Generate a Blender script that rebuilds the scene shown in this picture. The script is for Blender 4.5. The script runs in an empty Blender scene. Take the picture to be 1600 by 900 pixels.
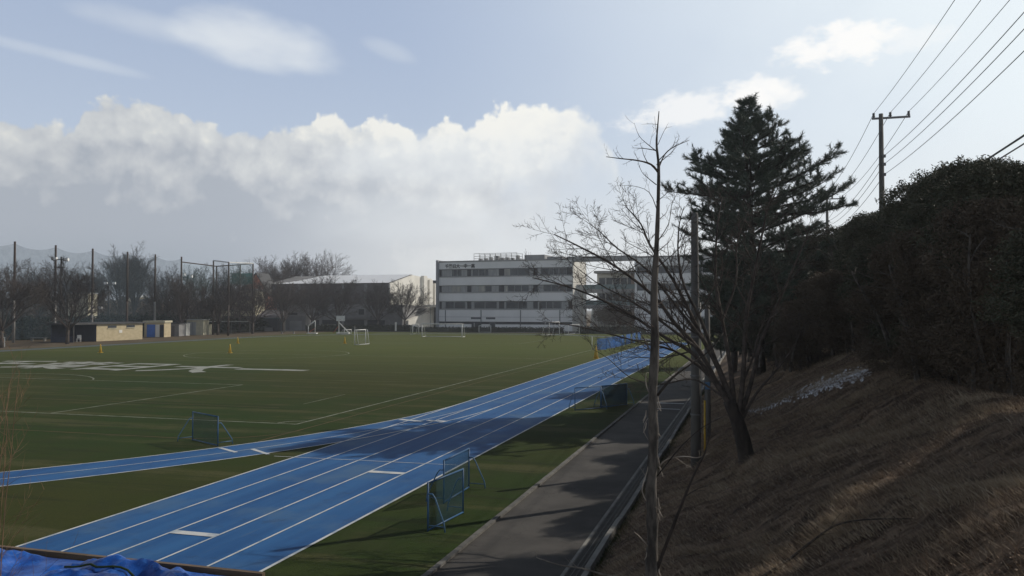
import bpy, math, random
import numpy as np
from mathutils import Vector, Matrix
R = math.radians
S = bpy.context.scene
COL = S.collection
# ------------------------------------------------------------------ camera, sky, sun, exposure
H = 5.2; F = 1290.0; YAW = R(16.3)
cy, sy = math.cos(YAW), math.sin(YAW)
PITCH = math.atan(33 / F)
cam = bpy.data.cameras.new("camera"); cam.sensor_width = 36; cam.lens = 36 * F / 1600
cam.clip_start = 0.1; cam.clip_end = 6000
cam_o = bpy.data.objects.new("camera", cam); COL.objects.link(cam_o)
cam_o.location = (0, 0, H); cam_o.rotation_euler = (R(90) + PITCH, 0, YAW)
S.camera = cam_o
S.view_settings.view_transform = 'Standard'; S.view_settings.look = 'None'
S.view_settings.gamma = 1; S.view_settings.exposure = 0.0; S.view_settings.use_curve_mapping = False
S.cycles.use_denoising = True
S.cycles.max_bounces = 6; S.cycles.transparent_max_bounces = 16
SUN_AZ, SUN_EL = R(44.7), R(34)          # azimuth clockwise from +Y
SUN = Vector((math.sin(SUN_AZ) * math.cos(SUN_EL), math.cos(SUN_AZ) * math.cos(SUN_EL), math.sin(SUN_EL)))
sl = bpy.data.lights.new("sun", 'SUN'); sl.energy = 3.0; sl.angle = R(0.5); sl.color = (1.0, 0.93, 0.83)
so = bpy.data.objects.new("sun", sl); COL.objects.link(so)
so.rotation_euler = SUN.to_track_quat('Z', 'Y').to_euler(); so.location = (60, 60, 60)

W = bpy.data.worlds.new("World"); S.world = W; W.use_nodes = True

class NT:
    """small helper to wire nodes"""
    def __init__(s, tree): s.t = tree; s.n = tree.nodes; s.l = tree.links
    def node(s, typ, **kw):
        n = s.n.new(typ)
        for k, v in kw.items(): setattr(n, k, v)
        return n
    def put(s, sock, v):
        if isinstance(v, bpy.types.NodeSocket): s.l.new(v, sock)
        elif v is not None: sock.default_value = v
    def m(s, op, a=0.0, b=0.0, c=None, clamp=False):
        n = s.node('ShaderNodeMath', operation=op, use_clamp=clamp)
        s.put(n.inputs[0], a); s.put(n.inputs[1], b)
        if c is not None: s.put(n.inputs[2], c)
        return n.outputs[0]
    def vm(s, op, a, b=None, scale=None):
        n = s.node('ShaderNodeVectorMath', operation=op)
        s.put(n.inputs[0], a)
        if b is not None: s.put(n.inputs[1], b)
        if scale is not None: s.put(n.inputs['Scale'], scale)
        return n
    def comb(s, x, y, z):
        n = s.node('ShaderNodeCombineXYZ'); s.put(n.inputs[0], x); s.put(n.inputs[1], y); s.put(n.inputs[2], z); return n.outputs[0]
    def noise(s, vec, scale, detail=4, rough=0.55, dist=0.0):
        n = s.node('ShaderNodeTexNoise'); s.put(n.inputs['Vector'], vec)
        n.inputs['Scale'].default_value = scale; n.inputs['Detail'].default_value = detail
        n.inputs['Roughness'].default_value = rough; n.inputs['Distortion'].default_value = dist
        return n.outputs['Fac']
    def sstep(s, v, a, b, lo=0.0, hi=1.0):
        n = s.node('ShaderNodeMapRange', interpolation_type='SMOOTHSTEP')
        s.put(n.inputs[0], v); s.put(n.inputs[1], a); s.put(n.inputs[2], b)
        n.inputs[3].default_value = lo; n.inputs[4].default_value = hi
        return n.outputs[0]
    def mix(s, f, a, b):
        n = s.node('ShaderNodeMix', data_type='RGBA')
        s.put(n.inputs[0], f)
        s.put(n.inputs[6], a if not isinstance(a, tuple) else (*a, 1)[:4])
        s.put(n.inputs[7], b if not isinstance(b, tuple) else (*b, 1)[:4])
        return n.outputs[2]
    def ramp(s, f, stops, interp='LINEAR'):
        n = s.node('ShaderNodeValToRGB'); s.put(n.inputs[0], f); e = n.color_ramp.elements
        n.color_ramp.interpolation = interp
        while len(e) < len(stops): e.new(0.5)
        for k, (p, c) in enumerate(stops): e[k].position = p; e[k].color = (*c, 1) if isinstance(c, tuple) else (c, c, c, 1)
        return n.outputs[0]

def build_world():
    t = NT(W.node_tree); t.n.clear()
    out = t.node('ShaderNodeOutputWorld'); bg = t.node('ShaderNodeBackground')
    bg.inputs['Strength'].default_value = 0.1
    t.l.new(bg.outputs[0], out.inputs[0])
    sky = t.node('ShaderNodeTexSky', sky_type='NISHITA', sun_disc=False)
    sky.sun_elevation = SUN_EL; sky.sun_rotation = SUN_AZ
    sky.air_density = 1.0; sky.dust_density = 1.0; sky.ozone_density = 1.0; sky.altitude = 0
    tc = t.node('ShaderNodeTexCoord'); V = tc.outputs['Generated']
    sep = t.node('ShaderNodeSeparateXYZ'); t.put(sep.inputs[0], V)
    az = t.m('MULTIPLY', t.m('ARCTAN2', sep.outputs[0], sep.outputs[1]), 180 / math.pi)     # degrees from +Y to +X
    el = t.m('MULTIPLY', t.m('ARCSINE', sep.outputs[2]), 180 / math.pi)
    uv = t.comb(t.m('MULTIPLY', az, 0.1), t.m('MULTIPLY', el, 0.1), 0.0)
    # the sky proper: pulled a little towards a soft winter blue
    skyc = t.mix(0.72, t.vm('MULTIPLY', sky.outputs[0], (0.66, 0.66, 0.68)).outputs[0], (4.95, 5.95, 7.85))
    lowness = t.sstep(el, 22.0, 3.0)
    skyc = t.mix(t.m('MULTIPLY', lowness, 0.55), skyc, (6.3, 7.1, 8.0))
    # thin bright veil of high cloud towards the sun
    sd = t.vm('DOT_PRODUCT', V, tuple(SUN)).outputs['Value']
    veil = t.sstep(sd, 0.42, 1.0)
    vn = t.noise(uv, 1.3, 3, 0.5)
    veil = t.m('MULTIPLY', veil, t.sstep(vn, 0.1, 0.6, 0.80, 1.0))
    skyc = t.mix(veil, skyc, (9.3, 10.0, 10.2))
    # cumulus bank: its upper outline as elevation (deg) by azimuth (deg)
    def azel(px, py):
        a = -16.3 + math.degrees(math.atan((px - 800) / F))
        return a, math.degrees(math.atan((483 - py) / math.hypot(F, px - 800)))
    prof = [(0, 172), (60, 170), (110, 182), (124, 150), (145, 136), (190, 136), (250, 145), (300, 170), (360, 184), (400, 182), (450, 172),
            (520, 161), (560, 170), (610, 162), (655, 190), (672, 165), (695, 152), (728, 180), (760, 158), (810, 144), (870, 140),
            (925, 152), (948, 178), (965, 235), (1000, 330)]
    pts = [azel(*p) for p in prof]
    A0, A1, E1 = -80.0, 40.0, 40.0
    fc = t.node('ShaderNodeFloatCurve'); t.put(fc.inputs['Value'], t.m('DIVIDE', t.m('SUBTRACT', az, A0), A1 - A0))
    c = fc.mapping.curves[0]
    allp = [(0.0, 10 / E1), (0.08, 8 / E1)] + [((a - A0) / (A1 - A0), max(e, 0.1) / E1) for a, e in pts] + [(1.0, 2 / E1)]
    c.points[0].location = allp[0]; c.points[1].location = allp[-1]
    for p in allp[1:-1]:
        q = c.points.new(*p)
    for q in c.points: q.handle_type = 'VECTOR'
    fc.mapping.update()
    top = t.m('MULTIPLY', fc.outputs[0], E1)
    nb = t.noise(uv, 2.6, 8, 0.55)
    puff = t.node('ShaderNodeTexVoronoi'); puff.feature = 'SMOOTH_F1'; puff.inputs['Scale'].default_value = 5.5
    puff.inputs['Smoothness'].default_value = 0.6
    try: puff.inputs['Detail'].default_value = 2.5; puff.inputs['Roughness'].default_value = 0.6
    except Exception: pass
    wuv = t.vm('ADD', uv, t.comb(t.m('MULTIPLY', nb, 0.25), t.m('MULTIPLY', nb, 0.2), 0.0)).outputs[0]
    t.put(puff.inputs['Vector'], wuv)
    pv = puff.outputs['Distance']
    depth = t.m('SUBTRACT', top, el)                                   # degrees under the outline
    dn = t.m('ADD', depth, t.m('ADD', t.m('MULTIPLY', t.m('SUBTRACT', nb, 0.5), 3.4), t.m('MULTIPLY', t.m('SUBTRACT', 0.42, pv), 1.3)))
    softr = t.sstep(az, -14.0, -9.0, 0.42, 1.6)
    cmask = t.sstep(dn, -0.10, softr)
    # lower right of the bank dissolves into haze
    fade = t.sstep(t.m('ADD', t.m('ADD', az, t.m('MULTIPLY', depth, 1.0)), t.m('MULTIPLY', t.m('SUBTRACT', nb, 0.5), 16)), -13.0, -3.0, 1.0, 0.0)
    cmask = t.m('MULTIPLY', cmask, fade)
    # light: sunlit heads, blue-grey bodies; a second read of the noise a bit towards the sun gives the relief
    uv2 = t.vm('ADD', uv, (0.075, 0.085, 0.0)).outputs[0]
    nb2 = t.noise(uv2, 2.6, 8, 0.55)
    relief = t.m('MULTIPLY', t.m('SUBTRACT', nb, nb2), 1.45)
    relief = t.m('ADD', relief, t.m('MULTIPLY', t.m('SUBTRACT', 0.40, pv), 0.45))
    headn = t.m('ADD', t.m('ADD', t.sstep(t.m('ADD', el, t.m('MULTIPLY', t.m('SUBTRACT', nb, 0.5), 5.0)), 4.5, 13.2), t.sstep(az, -36, -12, 0.0, 0.45)), relief)
    big = t.noise(uv, 1.1, 3, 0.5)
    headn = t.m('ADD', headn, t.m('MULTIPLY', t.m('SUBTRACT', big, 0.5), 0.6))
    ccol = t.ramp(headn, [(0.0, (0.42, 0.46, 0.52)), (0.35, (0.53, 0.56, 0.60)), (0.7, (0.64, 0.665, 0.68)), (1.0, (0.80, 0.80, 0.765))])
    bright = t.sstep(az, -48, -12, 0.98, 1.16)
    ccol = t.vm('SCALE', t.vm('SCALE', ccol, scale=bright).outputs[0], scale=10.0).outputs[0]
    skyc = t.mix(cmask, skyc, ccol)
    # grey blue murk at the very bottom left, pale haze at the horizon
    hz = t.m('MULTIPLY', t.sstep(el, 5.5, 0.5), t.sstep(az, -30, -42))
    skyc = t.mix(t.m('MULTIPLY', hz, 0.6), skyc, (2.9, 3.6, 4.1))
    hz2 = t.m('MULTIPLY', t.sstep(el, 13, 1.0), t.sstep(az, -36, -18))
    skyc = t.mix(t.m('MULTIPLY', hz2, 0.8), skyc, (8.5, 8.65, 8.6))
    # separate soft clouds: (px, py, rx, ry in px, strength, stretched)
    for (px, py, rx, ry, st, sft, sl_) in [(410, 62, 125, 44, 0.72, 1.0, 0.10), (90, 85, 120, 10, 0.32, 1.3, 0.12), (250, 40, 120, 22, 0.35, 1.3, 0.1),
                                      (605, 75, 45, 16, 0.28, 1.2, 0.3), (1300, 68, 88, 32, 0.9, 1.0, 0.03), (1110, 165, 130, 34, 0.7, 1.1, -0.10),
                                      (1430, 55, 50, 22, 0.4, 1.0, 0.0), (1185, 140, 50, 24, 0.8, 1.0, 0), (720, 250, 220, 50, 0.5, 1.2, -0.05), (640, 340, 200, 45, 0.35, 1.2, 0)]:
        a, e = azel(px, py); ra = math.degrees(rx / F); re = math.degrees(ry / F)
        du = t.m('SUBTRACT', az, a); dv = t.m('ADD', t.m('SUBTRACT', el, e), t.m('MULTIPLY', du, sl_))
        q = t.m('ADD', t.m('POWER', t.m('DIVIDE', du, ra), 2.0), t.m('POWER', t.m('DIVIDE', dv, re), 2.0))
        nn = t.noise(t.comb(t.m('MULTIPLY', az, 0.07 if px < 1000 else 0.12), t.m('MULTIPLY', dv, 0.16 if px < 1000 else 0.19), px * 0.01), 2.4 if px < 1000 else 3.0, 5 if px < 1000 else 7, 0.5 if px < 1000 else 0.58)
        v = t.m('ADD', t.m('SUBTRACT', 1.0, q), t.m('MULTIPLY', t.m('SUBTRACT', nn, 0.5), 2.0 if px < 1000 else 5.5))
        k = t.m('MULTIPLY', t.sstep(v, -0.2, sft), st)
        skyc = t.mix(k, skyc, (8.0, 8.4, 8.7) if px < 1000 else (10.2, 10.1, 9.9))
    # overhead the sky is a deeper, darker blue than near the horizon
    deep = t.sstep(el, 19.0, 42.0)
    skyc = t.mix(deep, skyc, t.vm('MULTIPLY', sky.outputs[0], (0.30, 0.28, 0.25)).outputs[0])
    t.put(bg.inputs['Color'], skyc)
build_world()
W.cycles.sampling_method = 'MANUAL'; W.cycles.sample_map_resolution = 1024

# ------------------------------------------------------------------ place helpers
def pt(px, py, Z):
    """point at depth Z (m) seen at photo pixel px,py (1600x900)"""
    X = (px - 800) / F * Z; D = (483 - py) / F * Z
    return Vector((X * cy - Z * sy, X * sy + Z * cy, H + D))
def gp(px, py, z=0.0):
    Z = (H - z) * F / (py - 483)
    return pt(px, py, Z)
BX0, BX1, BZ, BK = -3.05, 3.5, 3.6, 0.55
def bank(x, y):
    """height of the grass bank"""
    if x <= BX0: return 0.0
    k = min(1.0, (x - BX0) / (BX1 - BX0))
    z = k * BZ if x < BX1 else BZ
    z += 0.05 * math.sin(x * 2.1 + y * 0.35) * min(1, (x - BX0)) + 0.04 * math.sin(y * 1.3 + x * 3.0) * min(1, (x - BX0))
    return z
def drop(p): return Vector((p.x, p.y, bank(p.x, p.y)))

# ------------------------------------------------------------------ materials
MATS = {}
def pbsdf(name, rough=0.8, spec=0.3, metal=0.0):
    m = bpy.data.materials.new(name); m.use_nodes = True; t = NT(m.node_tree)
    b = m.node_tree.nodes['Principled BSDF']
    b.inputs['Roughness'].default_value = rough; b.inputs['Specular IOR Level'].default_value = spec
    b.inputs['Metallic'].default_value = metal
    return m, t, b
def mat(name, col, col2=None, scale=3.0, rough=0.8, spec=0.3, metal=0.0, detail=6, bump=0.0, bscale=None, stretch=(1, 1, 1), lo=0.35, hi=0.65):
    """base colour varied between col and col2 by noise in object space"""
    if name in MATS: return MATS[name]
    m, t, b = pbsdf(name, rough, spec, metal)
    tc = t.node('ShaderNodeTexCoord'); mp = t.node('ShaderNodeMapping'); mp.inputs['Scale'].default_value = stretch
    t.put(mp.inputs[0], tc.outputs['Object'])
    if col2 is None: col2 = tuple(c * 0.8 for c in col)
    n = t.noise(mp.outputs[0], scale, detail, 0.6)
    t.put(b.inputs['Base Color'], t.mix(t.sstep(n, lo, hi), col, col2))
    if bump:
        bn = t.node('ShaderNodeBump'); bn.inputs['Strength'].default_value = bump; bn.inputs['Distance'].default_value = 0.02
        t.put(bn.inputs['Height'], t.noise(mp.outputs[0], bscale or scale * 6, 4, 0.6)); t.put(b.inputs['Normal'], bn.outputs[0])
    MATS[name] = m; return m

def mat_turf():
    m, t, b = pbsdf('turf', 0.95, 0.05)
    tc = t.node('ShaderNodeTexCoord'); P = tc.outputs['Object']
    big = t.noise(P, 0.045, 4, 0.55); mid = t.noise(P, 0.5, 5, 0.65); fine = t.noise(P, 9.0, 3, 0.7)
    mp = t.node('ShaderNodeMapping'); mp.inputs['Scale'].default_value = (0.04, 0.6, 1); t.put(mp.inputs[0], P)
    streak = t.noise(mp.outputs[0], 1.0, 5, 0.6)
    c = t.mix(t.sstep(big, 0.38, 0.62), (0.027, 0.052, 0.011), (0.050, 0.055, 0.013))
    c = t.mix(t.m('MULTIPLY', t.sstep(mid, 0.42, 0.72), 0.45), c, (0.042, 0.042, 0.018))
    c = t.mix(t.m('MULTIPLY', t.sstep(t.m('ADD', streak, t.m('MULTIPLY', t.m('SUBTRACT', mid, 0.5), 0.35)), 0.5, 0.66), 0.65), c, (0.095, 0.092, 0.040))
    mp2 = t.node('ShaderNodeMapping'); mp2.inputs['Scale'].default_value = (0.09, 1.3, 1); mp2.inputs['Location'].default_value = (7, 3, 0); t.put(mp2.inputs[0], P)
    c = t.mix(t.m('MULTIPLY', t.sstep(t.noise(mp2.outputs[0], 1.0, 5, 0.65), 0.52, 0.66), 0.65), c, (0.024, 0.031, 0.013))
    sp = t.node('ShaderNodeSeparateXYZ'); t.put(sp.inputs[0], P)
    far = t.sstep(sp.outputs[1], 45, 110)  # distant turf brightened: grazing sheen and haze put into the colour
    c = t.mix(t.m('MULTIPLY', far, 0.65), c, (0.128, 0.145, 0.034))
    c = t.mix(t.m('MULTIPLY', t.sstep(fine, 0.35, 0.7), 0.4), c, (0.026, 0.036, 0.013))
    t.put(b.inputs['Base Color'], c); b.inputs['Sheen Weight'].default_value = 0.015; b.inputs['Sheen Roughness'].default_value = 0.6; b.inputs['Sheen Tint'].default_value = (0.7, 0.75, 0.45, 1)
    bn = t.node('ShaderNodeBump'); bn.inputs['Strength'].default_value = 0.6; bn.inputs['Distance'].default_value = 0.03
    t.put(bn.inputs['Height'], t.noise(P, 22.0, 3, 0.7)); t.put(b.inputs['Normal'], bn.outputs[0])
    return m
def mat_track(name='track', c0=(0.012, 0.088, 0.26), c1=(0.026, 0.130, 0.33), c2=(0.075, 0.160, 0.28)):
    m, t, b = pbsdf(name, 0.75, 0.25)
    tc = t.node('ShaderNodeTexCoord'); P = tc.outputs['Object']
    mp = t.node('ShaderNodeMapping'); mp.inputs['Scale'].default_value = (1.2, 0.12, 1); t.put(mp.inputs[0], P)
    a = t.noise(mp.outputs[0], 1.0, 6, 0.62); d = t.noise(P, 0.35, 5, 0.6); f = t.noise(P, 60, 2, 0.6)
    c = t.mix(t.sstep(a, 0.35, 0.68), c0, c1)
    c = t.mix(t.m('MULTIPLY', t.sstep(d, 0.48, 0.70), 0.7), c, c2)
    mp3 = t.node('ShaderNodeMapping'); mp3.inputs['Scale'].default_value = (9, 0.5, 1); t.put(mp3.inputs[0], P)
    c = t.mix(t.m('MULTIPLY', t.sstep(t.noise(mp3.outputs[0], 1.0, 4, 0.6), 0.58, 0.72), 0.30), c, (0.11, 0.16, 0.22))
    c = t.mix(t.m('MULTIPLY', t.sstep(t.noise(P, 1.1, 8, 0.75), 0.54, 0.68), 0.5), c, (0.02, 0.06, 0.15))
    c = t.mix(t.m('MULTIPLY', f, 0.12), c, (0.02, 0.05, 0.12))
    t.put(b.inputs['Base Color'], c)
    bn = t.node('ShaderNodeBump'); bn.inputs['Strength'].default_value = 0.25; bn.inputs['Distance'].default_value = 0.004
    t.put(bn.inputs['Height'], f); t.put(b.inputs['Normal'], bn.outputs[0])
    return m
def mat_asphalt():
    m, t, b = pbsdf('asphalt', 0.9, 0.2)
    P = t.node('ShaderNodeTexCoord').outputs['Object']
    a = t.noise(P, 0.6, 6, 0.62); f = t.noise(P, 45, 3, 0.7)
    c = t.mix(t.sstep(a, 0.35, 0.65), (0.066, 0.062, 0.058), (0.105, 0.098, 0.090))
    c = t.mix(t.m('MULTIPLY', f, 0.4), c, (0.045, 0.041, 0.036))
    vor = t.node('ShaderNodeTexVoronoi'); vor.feature = 'DISTANCE_TO_EDGE'; vor.inputs['Scale'].default_value = 0.45
    nv = t.node('ShaderNodeTexNoise'); nv.inputs['Scale'].default_value = 1.3; nv.inputs['Detail'].default_value = 5; t.put(nv.inputs['Vector'], P)
    t.put(vor.inputs['Vector'], t.vm('ADD', P, t.vm('SCALE', nv.outputs['Color'], scale=1.6).outputs[0]).outputs[0])
    crack = t.sstep(vor.outputs['Distance'], 0.0, 0.006, 1, 0)
    c = t.mix(t.m('MULTIPLY', crack, 0.6), c, (0.03, 0.028, 0.026))
    t.put(b.inputs['Base Color'], c)
    bn = t.node('ShaderNodeBump'); bn.inputs['Strength'].default_value = 0.4; bn.inputs['Distance'].default_value = 0.006
    t.put(bn.inputs['Height'], f); t.put(b.inputs['Normal'], bn.outputs[0])
    return m
def mat_bank():
    m, t, b = pbsdf('dry_grass_soil', 0.95, 0.1)
    P = t.node('ShaderNodeTexCoord').outputs['Object']
    mp = t.node('ShaderNodeMapping'); mp.inputs['Scale'].default_value = (0.7, 2.6, 2.0); mp.inputs['Rotation'].default_value = (0, 0, R(25)); t.put(mp.inputs[0], P)
    a = t.noise(mp.outputs[0], 1.1, 7, 0.68); d = t.noise(P, 0.4, 4, 0.6); f = t.noise(P, 14, 5, 0.75)
    c = t.mix(t.sstep(a, 0.40, 0.60), (0.055, 0.037, 0.028), (0.27, 0.195, 0.135))  # light streaks: dry grass, brightened in place of sun dapples
    c = t.mix(t.m('MULTIPLY', t.sstep(d, 0.5, 0.65), 0.6), c, (0.05, 0.033, 0.026))
    c = t.mix(t.m('MULTIPLY', t.sstep(f, 0.52, 0.68), 0.8), c, (0.21, 0.17, 0.12))
    t.put(b.inputs['Base Color'], c)
    bn = t.node('ShaderNodeBump'); bn.inputs['Strength'].default_value = 1.0; bn.inputs['Distance'].default_value = 0.06
    t.put(bn.inputs['Height'], t.noise(P, 9, 6, 0.75)); t.put(b.inputs['Normal'], bn.outputs[0])
    return m
def mat_ground():
    m, t, b = pbsdf('ground_soil', 0.95, 0.1)
    P = t.node('ShaderNodeTexCoord').outputs['Object']
    a = t.noise(P, 0.25, 6, 0.6); f = t.noise(P, 4, 5, 0.7)
    c = t.mix(t.sstep(a, 0.4, 0.6), (0.11, 0.083, 0.052), (0.15, 0.120, 0.078))
    c = t.mix(t.m('MULTIPLY', f, 0.5), c, (0.075, 0.055, 0.036))
    t.put(b.inputs['Base Color'], c); return m
def mat_leaf(name, a, b2, c3, rough=0.6, trans=0.0, spec=0.3):
    m, t, b = pbsdf(name, rough, spec)
    g = t.node('ShaderNodeNewGeometry').outputs['Random Per Island']
    P = t.node('ShaderNodeTexCoord').outputs['Object']
    n = t.noise(P, 1.6, 4, 0.6)
    c = t.mix(t.sstep(n, 0.35, 0.65), a, b2)
    c = t.mix(t.sstep(g, 0.55, 1.0), c, c3)
    t.put(b.inputs['Base Color'], c); return m
def mat_net(name, col, cover):
    m, t, b = pbsdf(name, 0.8, 0.1); b.inputs['Base Color'].default_value = (*col, 1)
    P = t.node('ShaderNodeTexCoord').outputs['Object']
    n = t.noise(P, 0.8, 3, 0.6)
    tr = t.node('ShaderNodeBsdfTransparent'); mx = t.node('ShaderNodeMixShader')
    t.put(mx.inputs[0], t.m('MULTIPLY', t.sstep(n, 0.2, 0.8, 0.8, 1.2), cover))
    t.l.new(tr.outputs[0], mx.inputs[1]); t.l.new(b.outputs[0], mx.inputs[2])
    t.l.new(mx.outputs[0], m.node_tree.nodes['Material Output'].inputs[0]); return m
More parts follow.
